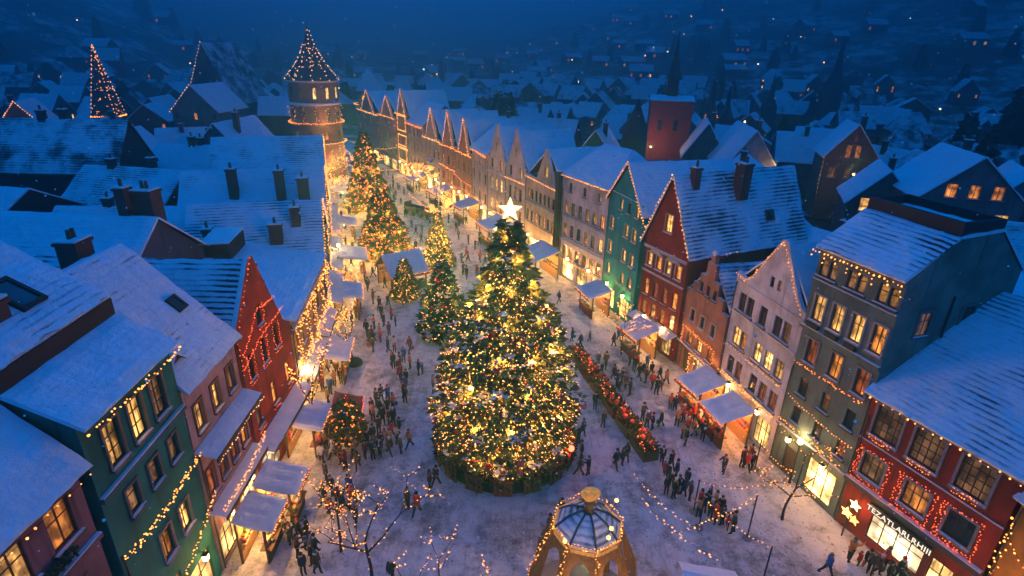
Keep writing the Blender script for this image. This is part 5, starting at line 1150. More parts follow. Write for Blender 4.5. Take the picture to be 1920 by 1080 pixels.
h = town('low house with bright ruffled snow between dark roofs', 215, 250, 11.5, 8.5, 11, 8, 20, (.05, .07, .08), [], kind='hip', mat=snow_roof(1.5, 0))
h = town('long snow roofed house with a row of dark chimneys', -46, 79, 13.6, 9.4, 14, 11, -4, (.07, .09, .1), [], kind='eave', apex=False, mat=snow_roof(1.15, .3), ch=3)
h = town('dark teal gabled house with a snow edged roof in the west town', 400, 232, 15.5, 9, 12, 12, -6, (.04, .09, .10), [(7.6, 1.3, .8, 'd d')], mat=snow_roof(.9, .3), ch=1)
h = town('pale green gabled house with lights up one rake', 356, 160, 17.5, 11.5, 12, 14, -4, (.10, .16, .15), [(9.4, 1.6, .9, 'dOd')], ch=0)
string('pale lights up one rake of the pale green gabled house', [h.P(-.3, -.45, 11.2), h.P(6, -.45, 17.7)], 'white', 1.1, .13)
h = town('towering dark gabled church hall in the west haze', 378, 76, 31, 16, 17, 26, -8, (.05, .04, .06), [(12, 2.4, .9, 'd d')], apex=False, ch=0) if False else None
P = Vector((-95, 184, 0)); h = town('towering dark steep gabled hall in the west haze', P.x, P.y, 27, 10, 15, 20, -6, (.05, .045, .06), [(10, 2.4, .9, 'd d')], apex=False, ch=0, mat=snow_roof(.15, .2), name='great_hall')
string('pale lights up one rake of the towering dark hall', [h.P(-.3, -.45, 10), h.P(7.5, -.45, 27.2)], 'white', 1.3, .16)
h = town('west house whose garlanded front glows at the frame edge', -104, 122, 15, 9, 10, 10, 20, (.2, .09, .05), [(5.5, 1.8, 1.0, 'OLO'), (9, 1.4, .9, 'LO')], apex=False)
string('lights up the gable of the glowing west house', [h.P(0, -.4, 9), h.P(5, -.4, 15.2), h.P(10, -.4, 9)], 'gold', .6, .14)
# lit spire, west
S = Vector((-96, 138, 0)); root = empty('church_spire', S, R(10), 'slender dark spire wrapped in golden lights above the west roofs', 'church spire')
mb = MB(); mb.box((-2.5, -2.5, 0), (2.5, 2.5, 10.5)); mb.build('wall', [plaster((.1, .07, .06), True)], root)
mb = MB(); ap = (0, 0, 26); b4 = [(-2.6, -2.6, 10.5), (2.6, -2.6, 10.5), (2.6, 2.6, 10.5), (-2.6, 2.6, 10.5)]
for i in range(4): mb.face([b4[i], b4[(i+1) % 4], ap])
mb.build('roof', [plain((.03, .04, .045), .8, .4)], root); mb = MB()
for i in range(4):
    for k in range(17):
        p = Vector(b4[i]).lerp(Vector(ap), k/17+rng.uniform(0, .02)); mb.octa(p*1.02, .12*rng.uniform(.7, 1.2))
    for k in range(44):
        v = rng.random()**1.8; p = Vector(b4[i]).lerp(Vector(b4[(i+1) % 4]), rng.random()).lerp(Vector(ap), v); mb.octa(p*1.02, .11*rng.uniform(.6, 1.2))
    for k in range(12): mb.octa(Vector(b4[i]).lerp(Vector(b4[(i+1) % 4]), k/12)*1.03, .16)
tag(mb.build('fairy_lights', [BULB['gold']], root), kind='stuff')
# red brick church tower, east
S = Vector((33.0, 128, 0)); root = empty('church_tower', S, R(-10), 'square red brick church tower with a thin dark spire', 'church tower')
mb = MB(); mb.box((-4.3, -4.3, 0), (4.3, 4.3, 18.6)); mb.build('wall', [plaster((.30, .03, .035), True)], root)
mb = MB(); mb.slab((-4.5, 0, 19.3), (4.5, 0, 19.3), (4.6, -4.6, 18.5), (-4.6, -4.6, 18.5), .15, 0, 1); mb.slab((4.5, 0, 19.3), (-4.5, 0, 19.3), (-4.6, 4.6, 18.5), (4.6, 4.6, 18.5), .15, 0, 1); rf = mb.build('roof', [snow_roof(.8, .2), DARKWOOD], root)
mb = MB(); mb.box((-1.1, -1.1, 19), (1.1, 1.1, 22.6)); mb.build('lantern_stage', [plaster((.15, .03, .03), True)], rf)
mb = MB(); mb.lathe([(1.7, 22.5), (1.1, 24.5), (.55, 27), (.05, 31.5), (.0, 31.6)], 8); mb.build('spire', [plain((.02, .05, .06), .7, .3)], rf)
for x in (-2, 1.2): window(root, x, 12.5, .9, 2.2, 'd', FR_DARK, None, y=-4.3, proud=True, sill=False)
S = Vector((29, 142, 0)); root = empty('pyramid_roof_house', S, R(-8), 'small house with a flared dark red pyramid roof near the church tower', 'house', TG)
mb = MB(); mb.box((-3, -3, 0), (3, 3, 10)); mb.build('wall', [plaster((.12, .05, .05))], root)
mb = MB()
for (r0, z0), (r1, z1) in (((3.9, 9.7), (1.9, 12.4)), ((1.9, 12.4), (.02, 17.5))):
    for i in range(4):
        c = lambda r_, z, k: (r_*(1, 1, -1, -1)[k % 4], r_*(-1, 1, 1, -1)[k % 4], z); mb.face([c(r0, z0, i), c(r0, z0, i+1), c(r1, z1, i+1), c(r1, z1, i)])
mb.build('roof', [plain((.13, .025, .03), .8, .4)], root); OCC += [(33, 128, 7), (29, 142, 6), (-96, 138, 6), (-43.8, 128.5, 9), (-46, 186, 9)]
for i, (x, y, hgt, rb) in enumerate(((56, 172, 19, 2.2), (63, 178, 17, 1.6), (83, 196, 20, 1.8), (92, 186, 17, 1.5), (112, 214, 31, 2.4))):
    root = empty('chapel_spire', (x, y, 0), rng.uniform(0, 1), f'thin dark chapel spire over the hazy east roofs, {ORD[i]} going east', 'church spire', 'thin spires over the east roofs'); OCC.append((x, y, 4))
    mb = MB(); mb.box((-rb, -rb, 0), (rb, rb, hgt*.62)); mb.build('wall', [plaster((.09, .08, .09))], root); mb = MB(); mb.lathe([(rb*1.25, hgt*.62), (rb*.6, hgt*.75), (.03, hgt*1.12)], 8); mb.build('roof', [plain((.03, .045, .06), .8, .3)], root)
    if i == 0:
        mb = MB()
        for k in range(8):
            for z in range(9): t = 2*math.pi*k/8; r_ = rb*1.3*(1-z/9)*.8+.3+z*.02; mb.octa((r_*math.cos(t), r_*math.sin(t), hgt*.62+z*.45-1), .14)
        tag(mb.build('fairy_lights', [BULB['gold']], root), kind='stuff')
for lab, x, y, e_ in (('added warm lamp bringing out the red brick church tower', 28, 120, 260), ('added warm lamp brightening the half timbered brown house', 57, 96, 130), ('warm lamp beneath the bottle green gable', 14, 104, 120), ('warm lamp in the lane behind the dim teal house', 44, 96, 100)):  # church and half timbered house lamps are added to warm their walls
    street_lamp(lab, (x, y, 0), 9.5, 8, (1, .5, .2), e_); OCC.append((x, y, 3))
# the remaining town, house by house
LM = [('the red brick church tower', 33, 128), ('the half timbered brown house', 61, 104), ('the grey lattice windowed house', 60, 76), ('the pale blue grey gable', 42, 103), ('the round tower', -44, 128), ('the golden lit spire', -96, 138), ('the towering dark hall', -88, 184), ('the hulking dark house', -66, 92), ('the hazy far tower', -46, 186), ('the thin lit chapel spire', 56, 172), ('the tall chapel spire', 112, 214), ('the twin pale gables', 10, 92)]
cnt = {}
WALLNAME = {(.08, .09, .11): 'slate grey', (.14, .13, .13): 'grey', (.06, .09, .10): 'blue grey', (.16, .12, .10): 'brown', (.11, .06, .05): 'rust', (.2, .19, .18): 'pale', (.05, .08, .07): 'green grey'}
made = 0; r2 = random.Random(41)
for t in range(20000):
    if made >= 205: break
    az = R(r2.uniform(-46, 46)); d = 40+330*r2.random()**.8; x, y = d*math.sin(az), d*math.cos(az)
    e, w_ = edge(RE, min(y, 175)), edge(LE, min(y, 175))
    if y < 28 or (w_-12 < x < e+15 and y < 215) or (d < 75 and x < 0): continue
    W, D = r2.uniform(7.5, 11), r2.uniform(9, 13); rad = max(W, D)*.5*(1 if d < 160 else 1.04)
    if not free(x, y, rad): continue
    OCC.append((x, y, rad)); ze = r2.uniform(5.5, 8.5); zr = ze+r2.uniform(3.5, 5.5); col = r2.choice(GREYS)
    base = -20 if x > 0 else 12; rot = base+r2.choice((0, 90, -90, 0))+r2.uniform(-12, 12)
    lm = min(LM, key=lambda l: (l[1]-x)**2+(l[2]-y)**2)[0]; k = (lm, col); cnt[lm] = cnt.get(lm, 0)+1
    kind = r2.choice(('gable', 'gable', 'eave', 'hip')); n = cnt[lm]
    P0 = Vector((x, y, 0)); a = R(rot); P0 -= Vector((-math.sin(a), math.cos(a), 0))*D/2
    p_lit = .34 if d < 130 else .7
    ks = lambda m: ''.join((r2.choice('OLOB') if r2.random() < p_lit else r2.choice('dd ')) for _ in range(m))
    rows = [(r2.uniform(2.8, 3.2), 1.5, .9, ks(2))] + ([(ze-2.0, 1.3, .9, ks(2))] if ze > 6.3 else [])
    z0 = terrain(x, y)
    town(f'{WALLNAME[col]} walled house with a {dict(gable="gabled", eave="long", hip="hipped")[kind]} snow roof, {ORD[n-1] if n <= 20 else "next"} out from {lm}', P0.x, P0.y, zr, ze, W, D, rot, col, rows, snow_roof(r2.choice((.15, .4, .65, .85, 1.05)), r2.choice((.15, .35)), r2.choice(((.028, .03, .042), (.06, .025, .02)))), kind, apex=False, occ=False, ch=1 if d < 170 and r2.random() < .7 else 0, z0=z0); made += 1
# distant houses on the slopes
made2 = 0; slope_n = {}
for t in range(6000):
    if made2 >= 70: break
    az = r2.uniform(-44, 46); d = r2.uniform(300, 760); x, y = d*math.sin(R(az)), d*math.cos(R(az))
    if az < -8 and r2.random() < .6: continue
    if not free(x, y, 11): continue
    OCC.append((x, y, 12)); col = r2.choice(GREYS); zone = 'western slope' if az < -15 else 'valley floor beyond the avenue' if az < 4 else 'middle of the eastern slope' if az < 24 else 'far eastern slope'
    slope_n[zone] = slope_n.get(zone, 0)+1; n = slope_n[zone]
    rows = [(2.2, 1.9, 1.6, ''.join(r2.choice('LOd ') for _ in range(3)))]
    town(f'distant hazy snow roofed house, {ORD[n-1] if n <= 20 else "one more"} among {WALLNAME[col]} walled ones on the {zone}', x, y, r2.uniform(8, 10), 5.5, r2.uniform(10, 16), 10, r2.uniform(-30, 30), col, rows, snow_roof(r2.choice((.5, .9)), 0.0), 'eave', apex=False, occ=False, ch=0, z0=terrain(x, y)); made2 += 1
h = town('distant house with a red lit window row beyond the avenue', 905, 122, 9, 5.5, 26, 12, 0, (.2, .08, .06), [(2.2, 2.6, 2.4, 'RBBOR')], snow_roof(1.4, 0), 'eave', apex=False, ch=0, z0=0) if False else None
for lab, x, y, W, rows, c in (('distant long house glowing with a row of amber and red windows', -17, 330, 22, [(1.6, 3.0, 2.2, 'LLRR', 5, 15)], (.22, .05, .04)), ('distant broad roofed house with one fiery window pair', 52, 330, 26, [(1.6, 3.0, 2.4, 'RR', 14, 17)], (.2, .05, .05)), ('distant house with three tall pale lit windows on the slope', 24, 345, 18, [(3, 3.6, 1.7, 'CLL', 5, 11)], (.12, .09, .08))):
    town(lab, x, y, 10, 6.2, W, 12, 0, c, rows, snow_roof(1.4, 0.0), 'eave', apex=False, ch=0, z0=max(0, terrain(x, y)))
# far lamps
for i in range(64):
    az = r2.uniform(-43, 44); d = r2.uniform(150, 620)
    if az < -10 and r2.random() < .45: continue
    x, y = d*math.sin(R(az)), d*math.cos(R(az)); c = r2.choice(((1, .5, .2), (1, .62, .32), (1, .5, .2), (.55, .85, 1)))
    root = empty('street_lamp', (x, y, terrain(x, y)), 0, f'far {"cool white" if c[2] > .9 else "warm"} lamp, {ORD[i % 8]} of the {ORD[i//8]} handful counted from the west', 'street lamp', 'far lamps scattered in the valley'); root['az'] = az
    mb = MB(); hh = r2.uniform(5, 9); mb.tube([(0, 0, 0), (0, 0, hh)], .1, 5); mb.build('pole', [IRON], root); mb = MB(); mb.ball((0, 0, hh+.2), r2.uniform(.18, .42)*(1 if d < 300 else 1.5), 0, 8); mb.build('lamp_shade', [emit(c, 7, False)], root)
fl = sorted((o for o in COL.objects if 'az' in o), key=lambda o: o['az'])
for i, o in enumerate(fl):
    o['label'] = f'far {"cool" if "cool" in o["label"] else "warm"} street lamp, {ORD[i % 8]} of the {ORD[i//8]} eight counted west to east'; del o['az']
# dark trees of the town and slopes
protos = []
for s in range(4):
    root = empty('conifer_tree', (0, 0, 0), 0, 'x', 'tree', 'dark conifers among the roofs'); mb = MB(); mb.tube([(0, 0, 0), (0, 0, 14)], [.3, .05], 6); mb.build('trunk', [BARK], root)
    mb = MB(); conifer_crown(mb, [(1.2, 2.9), (4, 2.5), (9, 1.4), (15, .05)], 900, 1.5, 50+s); mb.build('crown', [FIRDARK], root); protos.append(root)
for s in range(3):
    root = bare_tree('x', (0, 0, 0), 11, 200+s, .6, 4, False); root['group'] = 'leafless trees among the roofs'; root.name = 'leafless_tree'; protos.append(root)
kids = children_of(); tn = 0; tl = {}
spots = [(118, 140, 1.5, 0), (124, 141, 1.2, 1), (112, 146, 1.1, 2), (128, 150, 1.4, 3), (133, 146, 1.2, 1)]
for t in range(4000):
    if len(spots) >= 190: break
    az = r2.uniform(-45, 46); d = 112+520*r2.random(); x, y = d*math.sin(R(az)), d*math.cos(R(az))
    if y < 175 and edge(LE, y)-14 < x < edge(RE, y)+14: continue
    if not free(x, y, 1.5): continue
    OCC.append((x, y, 2)); spots.append((x, y, r2.uniform(.6, 1.15), r2.randrange(7)))
spots.sort(key=lambda s: math.atan2(s[0], s[1]))
for i, (x, y, s, k) in enumerate(spots):
    lm = min(LM, key=lambda l: (l[1]-x)**2+(l[2]-y)**2)[0]; tl[lm] = tl.get(lm, 0)+1; n = tl[lm]; d = math.hypot(x, y)
    kind = 'dark conifer' if k < 4 else 'leafless tree'; place = 'on the slopes' if d > 300 else 'among the roofs'
    lab = f'{kind} {place}, {ORD[(n-1) % 20]} from the west near {lm}' + (' farther out' if n > 20 else '')
    if i < 7 and False: pass
    o = copy_tree(protos[k], (x, y, terrain(x, y)-.3), r2.uniform(0, 6.28), lab, kids); o.scale = (s, s, s); o['group'] = protos[k]['group']
for p in protos:
    for c in kids.get(p.name, []): bpy.data.objects.remove(c)
    bpy.data.objects.remove(p)

# ================================================================== PEOPLE
def skinmesh(name, joints, edges, sub=1):
    """one continuous tapered surface grown round a jointed skeleton; joints = {key: (x, y, z, radius)}"""
    keys = list(joints); me = bpy.data.meshes.new(name); me.from_pydata([joints[k][:3] for k in keys], [(keys.index(a), keys.index(b)) for a, b in edges], [])
    o = bpy.data.objects.new(name, me); COL.objects.link(o); o.modifiers.new('s', 'SKIN'); 
    if sub: o.modifiers.new('d', 'SUBSURF').levels = sub
    sv = me.skin_vertices[0].data
    for i, k in enumerate(keys): r = joints[k][3]; sv[i].radius = (r, r) if not isinstance(r, tuple) else r; sv[i].use_root = (i == 0)
    dg = bpy.context.evaluated_depsgraph_get(); dg.update(); out = bpy.data.meshes.new_from_object(o.evaluated_get(dg)); out.name = name
    bpy.data.objects.remove(o); out.polygons.foreach_set('use_smooth', [True]*len(out.polygons)); return out
def make_pose(ra, la, rl, ll, lean=0.0, bend=(.1, .1), hem=.72):
    """arm and leg swing in radians (forward is -y); returns meshes of body, coat, trousers, boots, hat, hair"""
    J = {'pelvis': (0, 0, .94, .12), 'waist': (0, -lean*.3, 1.1, .11), 'chest': (0, -lean*.7, 1.3, .14), 'neck': (0, -lean, 1.47, .055), 'jaw': (0, -lean-.015, 1.555, .072), 'brow': (0, -lean-.005, 1.66, .085), 'crown': (0, -lean+.01, 1.735, .05), 'nose': (0, -lean-.11, 1.6, .014)}
    E = [('pelvis', 'waist'), ('waist', 'chest'), ('chest', 'neck'), ('neck', 'jaw'), ('jaw', 'brow'), ('brow', 'crown'), ('jaw', 'nose')]
    CJ = {'hem': (0, .0, hem, .21), 'hip': (0, 0, .95, .185), 'waist': (0, -lean*.3, 1.12, .165), 'chest': (0, -lean*.7, 1.32, .185), 'col': (0, -lean, 1.47, .09)}; CE = [('hem', 'hip'), ('hip', 'waist'), ('waist', 'chest'), ('chest', 'col')]
    TJ = {'pelvis': (0, 0, .93, .13)}; TE = []; BJ = []
    for s, sw, bd in ((1, ra, bend[0]), (-1, la, bend[1])):
        k = 'r' if s > 0 else 'l'; S = Vector((.185*s, -lean*.85, 1.41)); el = S+Vector((.06*s, -math.sin(sw), -math.cos(sw)))*.29; wr = el+Vector((-.01*s-.1*s*bd, -math.sin(sw+bd), -math.cos(sw+bd)))*.26
        dr = (wr-el).normalized(); palm = wr+dr*.07
        J[k+'sh'] = (*S, .06); J[k+'el'] = (*el, .045); J[k+'wr'] = (*wr, .03); J[k+'palm'] = (*palm, .034); E += [('chest', k+'sh'), (k+'sh', k+'el'), (k+'el', k+'wr'), (k+'wr', k+'palm')]
        side = Vector((0, -1, 0)) if abs(dr.y) < .8 else Vector((0, 0, 1)); side = (side-dr*side.dot(dr)).normalized(); inn = Vector((-s, 0, 0))
        for i, (off, ln) in enumerate(((.028, .075), (.010, .085), (-.010, .08), (-.028, .062))):
            a = palm+side*off+dr*.03; b = a+dr*ln*.5+inn*.008; c = b+dr*ln*.4+inn*.022
            J[f'{k}f{i}'] = (*a, .009); J[f'{k}g{i}'] = (*b, .0085); J[f'{k}h{i}'] = (*c, .007); E += [(k+'palm', f'{k}f{i}'), (f'{k}f{i}', f'{k}g{i}'), (f'{k}g{i}', f'{k}h{i}')]
        th = wr+dr*.03+side*.045; J[k+'t0'] = (*th, .011); J[k+'t1'] = (*(th+dr*.04+side*.02+inn*.01), .009); E += [(k+'wr', k+'t0'), (k+'t0', k+'t1')]
        CJ[k+'sh'] = (*S, .085); CJ[k+'el'] = (*el, .068); CJ[k+'wr'] = (*(wr-dr*.02), .055); CE += [('chest', k+'sh'), (k+'sh', k+'el'), (k+'el', k+'wr')]
    for s, sw in ((1, rl), (-1, ll)):
        k = 'r' if s > 0 else 'l'; Hp = Vector((.095*s, 0, .9)); kn = Hp+Vector((.01*s, -math.sin(sw), -math.cos(sw)))*.43; back = max(0, -sw)*.9+.05; an = kn+Vector((0, -math.sin(sw-back), -math.cos(sw-back)))*.41; toe = an+Vector((.02*s, -.17, -.035 if sw >= -.2 else -.06))
        J[k+'hip'] = (*Hp, .085); J[k+'kn'] = (*kn, .055); J[k+'an'] = (*an, .038); J[k+'toe'] = (*toe, .035); E += [('pelvis', k+'hip'), (k+'hip', k+'kn'), (k+'kn', k+'an'), (k+'an', k+'toe')]
        TJ[k+'hip'] = (*Hp, .10); TJ[k+'kn'] = (*kn, .074); TJ[k+'an'] = (*(an+Vector((0, 0, .05))), .066); TE += [('pelvis', k+'hip'), (k+'hip', k+'kn'), (k+'kn', k+'an')]
        heel = an+Vector((0, .04, -.03)); BJ.append(skinmesh('boot', {'a': (*(an+Vector((0, 0, .12))), .058), 'b': (*an, .055), 'h': (*heel, .045), 't': (*toe, .048)}, [('a', 'b'), ('b', 'h'), ('b', 't')]))
    lo = min(v.co.z for b in BJ for v in b.vertices)
    hat = MB(); hat.ball((0, -lean+.0, 1.70), .112, 0, 10, .95); hat.lathe([(.118, 1.655), (.122, 1.70), (.11, 1.71)], 10, (0, -lean, 0)); hat.ball((0, -lean, 1.815), .035, 0, 6)
    hair = MB(); hair.ball((0, -lean+.022, 1.665), .108, 0, 10, 1.0); hair.ball((0, -lean+.06, 1.56), .075, 0, 8, 1.2)
    scarf = MB(); scarf.lathe([(.075, 1.44), (.105, 1.46), (.105, 1.52), (.075, 1.54)], 10, (0, -lean, 0)); scarf.box((.02, -lean-.15, 1.18), (.09, -lean-.115, 1.47))
    w_ = J['rpalm']; bag = MB(); bag.box((w_[0]-.05, w_[1]-.16, w_[2]-.42), (w_[0]+.07, w_[1]+.16, w_[2]-.1)); bag.tube([(w_[0], w_[1]-.1, w_[2]-.1), (w_[0], w_[1], w_[2]-.02), (w_[0], w_[1]+.1, w_[2]-.1)], .012, 4)
    return dict(scarf=scarf.mesh('scarf', []), bag=bag.mesh('bag', []), body=skinmesh('person', J, E), coat=skinmesh('coat', CJ, CE), trousers=skinmesh('trousers', TJ, TE), boot=BJ, hat=hat.mesh('hat', [], True), hair=hair.mesh('hair', [], True), lo=lo)
POSES = [make_pose(.05, .05, .03, -.03), make_pose(.4, -.35, -.35, .38, .02), make_pose(-.3, .4, .4, -.3, .03), make_pose(.5, .45, .05, -.05, .01, (1.3, 1.2)), make_pose(.2, 1.2, .1, -.1, .02, (.2, .6)), make_pose(.1, -.1, .2, -.15, .0, (.3, .3), .5), make_pose(.25, -.2, .2, -.2, .02, (.15, .15), .55), make_pose(.9, .05, .05, -.05, .0, (1.1, .1), .8)]
SKIN = plain((.42, .24, .17), .6, .1); COATS = {'navy': (.012, .016, .04), 'black': (.010, .010, .012), 'brown': (.06, .03, .018), 'red': (.38, .015, .012), 'dark grey': (.035, .035, .04), 'pale grey': (.32, .31, .32), 'olive': (.04, .04, .02), 'blue': (.02, .06, .22), 'orange': (.4, .12, .02), 'tan': (.26, .16, .08), 'maroon': (.12, .015, .02)}
CM = {k: plain(tuple(min(.6, x*1.5) for x in v), .85, .25, 9) for k, v in COATS.items()}; TM = [plain(c, .9, .2) for c in ((.012, .014, .025), (.02, .018, .016), (.04, .03, .02))]; BM = plain((.012, .01, .009), .6, .2); HM = {k: plain(v, .9, .2, 9) for k, v in {'dark': (.015, .015, .02), 'red': (.35, .02, .02), 'white': (.6, .6, .6), 'grey': (.1, .1, .11)}.items()}; HAIR = [plain(c, .6, .3, 20) for c in ((.02, .012, .008), (.06, .03, .015), (.2, .12, .05))]
for P in POSES:
    for m in (P['scarf'], P['bag'], P['coat'], P['trousers'], P['hat'], P['hair'], *P['boot']): m.materials.append(None)
    P['body'].materials.append(SKIN)
def setmat(o, m): o.material_slots[0].link = 'OBJECT'; o.material_slots[0].material = m
SCARFM = [plain(c, .9, .2) for c in ((.4, .03, .02), (.5, .48, .44), (.04, .12, .3), (.5, .3, .05), (.05, .15, .06), (.3, .05, .2))]
rp = random.Random(99)
def person(loc, zone, coat, face=None, pose=None, scale=1.0, hat=None):
    P = POSES[rp.randrange(len(POSES)) if pose is None else pose]; s = scale*rp.uniform(.9, 1.06)
    o = link('person', P['body'], None, (loc[0], loc[1], -P['lo']*s+.02), rp.uniform(0, 6.28) if face is None else face); o.scale = (s, s, s)
    o['category'] = 'person'; o['group'] = 'people in the market street'; o['zone'] = zone; o['coat'] = coat
    setmat(link('coat', P['coat'], o), CM[coat]); setmat(link('trousers', P['trousers'], o), rp.choice(TM))
    bm_ = BM
    for b in P['boot']: setmat(link('boot', b, o), bm_)
    hat = rp.choice(('dark', 'dark', 'grey', 'red', 'white', None, None)) if hat is None else hat
    if rp.random() < .45: setmat(link('scarf', P['scarf'], o), rp.choice(SCARFM))
    if rp.random() < .25: setmat(link('bag', P['bag'], o), rp.choice(SCARFM))
    if hat: setmat(link('hat', P['hat'], o), HM[hat])
    else: setmat(link('hair', P['hair'], o), rp.choice(HAIR))
    return o
DARKS = ('navy', 'black', 'dark grey', 'brown', 'navy', 'black', 'olive')
MIX = ('navy', 'black', 'brown', 'red', 'dark grey', 'tan', 'maroon', 'black', 'pale grey', 'orange', 'blue')
ZONES = [('beside the purple awnings', DARKS, [(530, 985), (550, 978), (548, 1022), (562, 1012), (576, 1030), (540, 1008), (570, 1078), (586, 1058), (592, 1042), (560, 1045), (578, 1005), (596, 1075)]),
 ('strolling on the open snow', DARKS, [(806, 919), (818, 912), (765, 953), (1085, 891), (1102, 891), (1089, 862), (1166, 872), (1173, 866), (1154, 878), (1130, 802), (1052, 974), (1355, 888), (1115, 768), (1084, 830), (1092, 818)]),
 ('around the red stalls', MIX, [(604, 868), (612, 900), (626, 862), (640, 870), (655, 925), (662, 950), (610, 945), (622, 925), (634, 948), (648, 880), (685, 860), (700, 862), (713, 856), (731, 853), (690, 842), (672, 880), (700, 830), (612, 840), (665, 860), (645, 960), (620, 970), (668, 985)]),
 ('in the left tree side crowd', MIX, [(745, 832), (735, 822), (749, 815), (700, 790), (718, 796), (729, 797), (697, 778), (712, 780), (727, 775), (737, 770), (711, 815), (722, 828), (760, 755), (757, 745), (715, 752), (728, 756), (768, 840), (752, 850), (716, 842), (738, 800), (706, 764), (732, 840)]),
 ('in the column beside the dark fir', MIX, [(694, 648), (698, 640), (714, 642), (712, 632), (740, 660), (769, 661), (738, 692), (748, 703), (757, 680), (769, 692), (785, 704), (792, 702), (735, 678), (750, 690), (752, 715), (762, 722), (758, 735), (688, 628), (702, 618), (720, 612), (730, 630), (742, 612), (734, 600), (716, 598), (812, 735), (836, 672), (728, 660), (700, 660)]),
 ('on the upper west square', DARKS, [(648, 432), (660, 436), (684, 436), (649, 462), (662, 470), (674, 472), (650, 484), (659, 500), (707, 508), (713, 508), (627, 448), (632, 470), (626, 494), (722, 512), (700, 520), (690, 545), (722, 540), (735, 558), (700, 570), (712, 582), (728, 575), (636, 540), (650, 520), (668, 548), (630, 420), (622, 405), (640, 410), (655, 402)]),
 ('crossing before the amber trees', DARKS, [(780, 440), (792, 438), (772, 428), (790, 455), (800, 462), (780, 470), (748, 420), (760, 408), (740, 395), (752, 385), (742, 372), (728, 362), (738, 350), (746, 356), (758, 366), (720, 350), (716, 340), (665, 350), (652, 362), (640, 372), (660, 380), (668, 400), (646, 390)]),
 ('along the planter row', DARKS, [(1212, 802), (1222, 806), (1238, 800), (1204, 790), (1160, 735), (1172, 730), (1180, 742), (1165, 720), (1105, 640), (1120, 688), (1128, 700), (1150, 712), (1156, 726), (1072, 640), (1088, 652), (1135, 690)]),
 ('queueing at the white house stalls', ('red', 'red', 'maroon', 'black', 'tan', 'navy', 'red', 'dark grey', 'orange'), [(1264, 772), (1272, 786), (1280, 792), (1290, 798), (1298, 790), (1306, 804), (1312, 812), (1322, 808), (1330, 816), (1336, 824), (1268, 800), (1288, 812), (1300, 818), (1316, 826), (1278, 822), (1284, 836), (1342, 832), (1335, 826), (1348, 836), (1390, 876), (1398, 882), (1408, 880), (1404, 868), (1256, 768), (1230, 740), (1238, 732), (1222, 728)]),
 ('in the dark queue beside the pavilion', DARKS+('red', 'tan'), [(1244, 890), (1250, 905), (1258, 912), (1266, 900), (1270, 925), (1280, 930), (1248, 928), (1262, 935), (1286, 915), (1292, 938), (1310, 955), (1318, 962), (1326, 950), (1330, 972), (1340, 980), (1352, 985), (1362, 992), (1372, 1000), (1338, 958), (1348, 968), (1308, 970), (1240, 870), (1256, 880)]),
 ('at the lit shopfront', MIX, [(1608, 1060), (1622, 1068), (1630, 1075), (1642, 1078), (1654, 1070), (1668, 1082), (1680, 1088), (1590, 1052), (1660, 1094), (1548, 1078)]),
 ('browsing before the red gabled house', MIX, [(1195, 690), (1188, 698), (1205, 700), (1212, 692), (1220, 706), (1180, 684), (1198, 712), (1210, 718), (1186, 672), (1236, 714), (1248, 722), (1150, 650), (1160, 640)]),
 ('in the busy upper market', MIX, None), ('in the hazy avenue', DARKS, None), ('by the pavilion', DARKS, [(1030, 1005), (735, 1092)]),
 ('on the west pavement', MIX, [(612, 700), (622, 690), (632, 705), (628, 725), (620, 740), (640, 720), (606, 735), (616, 760), (630, 670), (640, 655), (660, 610), (648, 602), (668, 596), (640, 585), (676, 580)])]
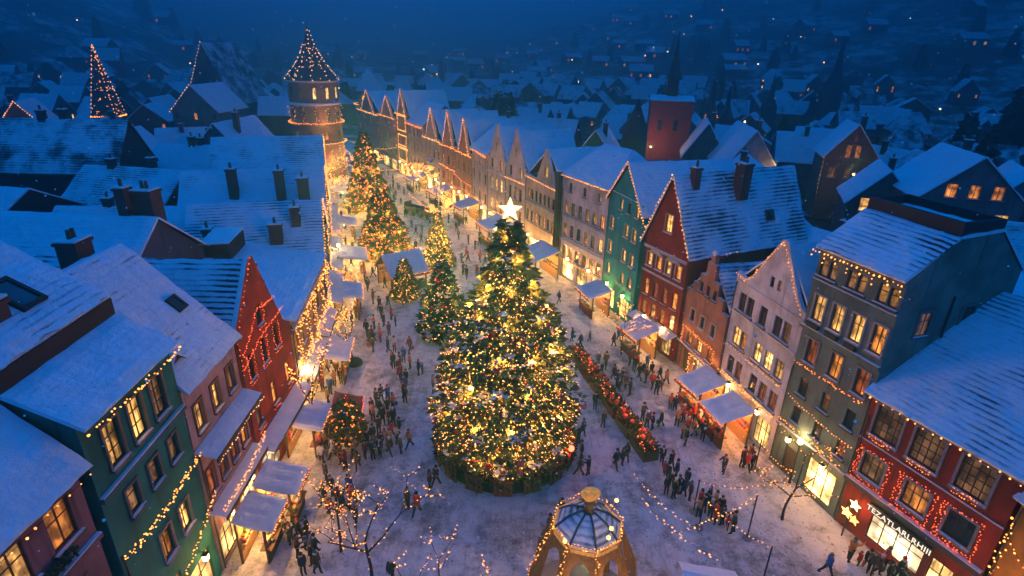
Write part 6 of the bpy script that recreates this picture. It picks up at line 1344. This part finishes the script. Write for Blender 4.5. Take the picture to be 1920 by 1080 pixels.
for name, pal, pts in ZONES:
    if pts is None:
        pts = []; poly = [(800, 478), (955, 480), (985, 520), (1085, 590), (1060, 640), (1000, 560), (860, 520)] if 'busy' in name else [(640, 330), (730, 318), (880, 400), (950, 470), (830, 470), (770, 400), (650, 345)]
        want = 44 if 'busy' in name else 40
        def inside(x, y):
            c = False
            for i in range(len(poly)):
                (x1, y1), (x2, y2) = poly[i-1], poly[i]
                if (y1 > y) != (y2 > y) and x < (x2-x1)*(y-y1)/(y2-y1)+x1: c = not c
            return c
        while len(pts) < want:
            x, y = rp.uniform(630, 1090), rp.uniform(310, 650)
            if inside(x, y) and all((x-a)**2+(y-b)**2 > 16 for a, b in pts): pts.append((x, y))
    ob = []
    for i, (x, y) in enumerate(pts):
        p = at(x, y); c = pal[rp.randrange(len(pal))]
        ob.append((x, y, person(p, name, c, scale=.68 if rp.random() < .07 else 1.0)))
    ob.sort(key=lambda t: t[0]); big = len(ob) > 20
    ob = [(x, y, o, o['coat']) for x, y, o in ob]
    for i, (x, y, o, c) in enumerate(ob):
        same = [t for t in ob if t[3] == c]; k = [t[2] for t in same].index(o)
        o['label'] = f'person in {c} coat {name}' + (f', {ORD[k]} from left of those so dressed' if len(same) > 1 else ', alone so dressed'); del o['coat'], o['zone']
o = person(at(782, 965), 'x', 'red', 2.9, 1, 1.08, 'dark'); o['label'] = 'person in bright red jacket walking with a dark coated companion on open snow'; del o['coat'], o['zone']

# ================================================================== FALLING SNOW
mb = MB(); rs = random.Random(5)
for _ in range(900):
    d = 5+50*rs.random()**1.3; x, y = rs.uniform(-100, 2020), rs.uniform(-60, 1140); q = CAM+(_f+_r*((x-960)/FPX)+_u*((540-y)/FPX))*d
    if q.z < .5: continue
    s = rs.choice((.5, .7, .8, 1, 1, 1.4))*(.008+.0008*d); mb.ball(q, s, 0, 6)
tag(mb.build('falling_snow', [plain((.9, .9, .9), .8, .02)], shade=True), kind='stuff')

# labels no longer than the eye needs
for o in COL.objects:
    l = o.get('label')
    if l:
        ws_ = l.split()
        for drop in ('the', 'a', 'of', 'its'):
            i = len(ws_)-1
            while len(ws_) > 16 and i > 0:
                if ws_[i] == drop: ws_.pop(i)
                i -= 1
        o['label'] = ' '.join(ws_)
scene.view_settings.view_transform = 'Standard'; scene.view_settings.look = 'None'; scene.view_settings.exposure = 0
c = scene.cycles; c.use_denoising = True; c.max_bounces = 5; c.diffuse_bounces = 3; c.glossy_bounces = 2; c.volume_bounces = 0; c.sample_clamp_indirect = 3; c.sample_clamp_direct = 0; c.caustics_reflective = False; c.caustics_refractive = False
print('BULBS', nbulb, 'LAMPS', lights_made, 'OBJS', len(COL.objects))
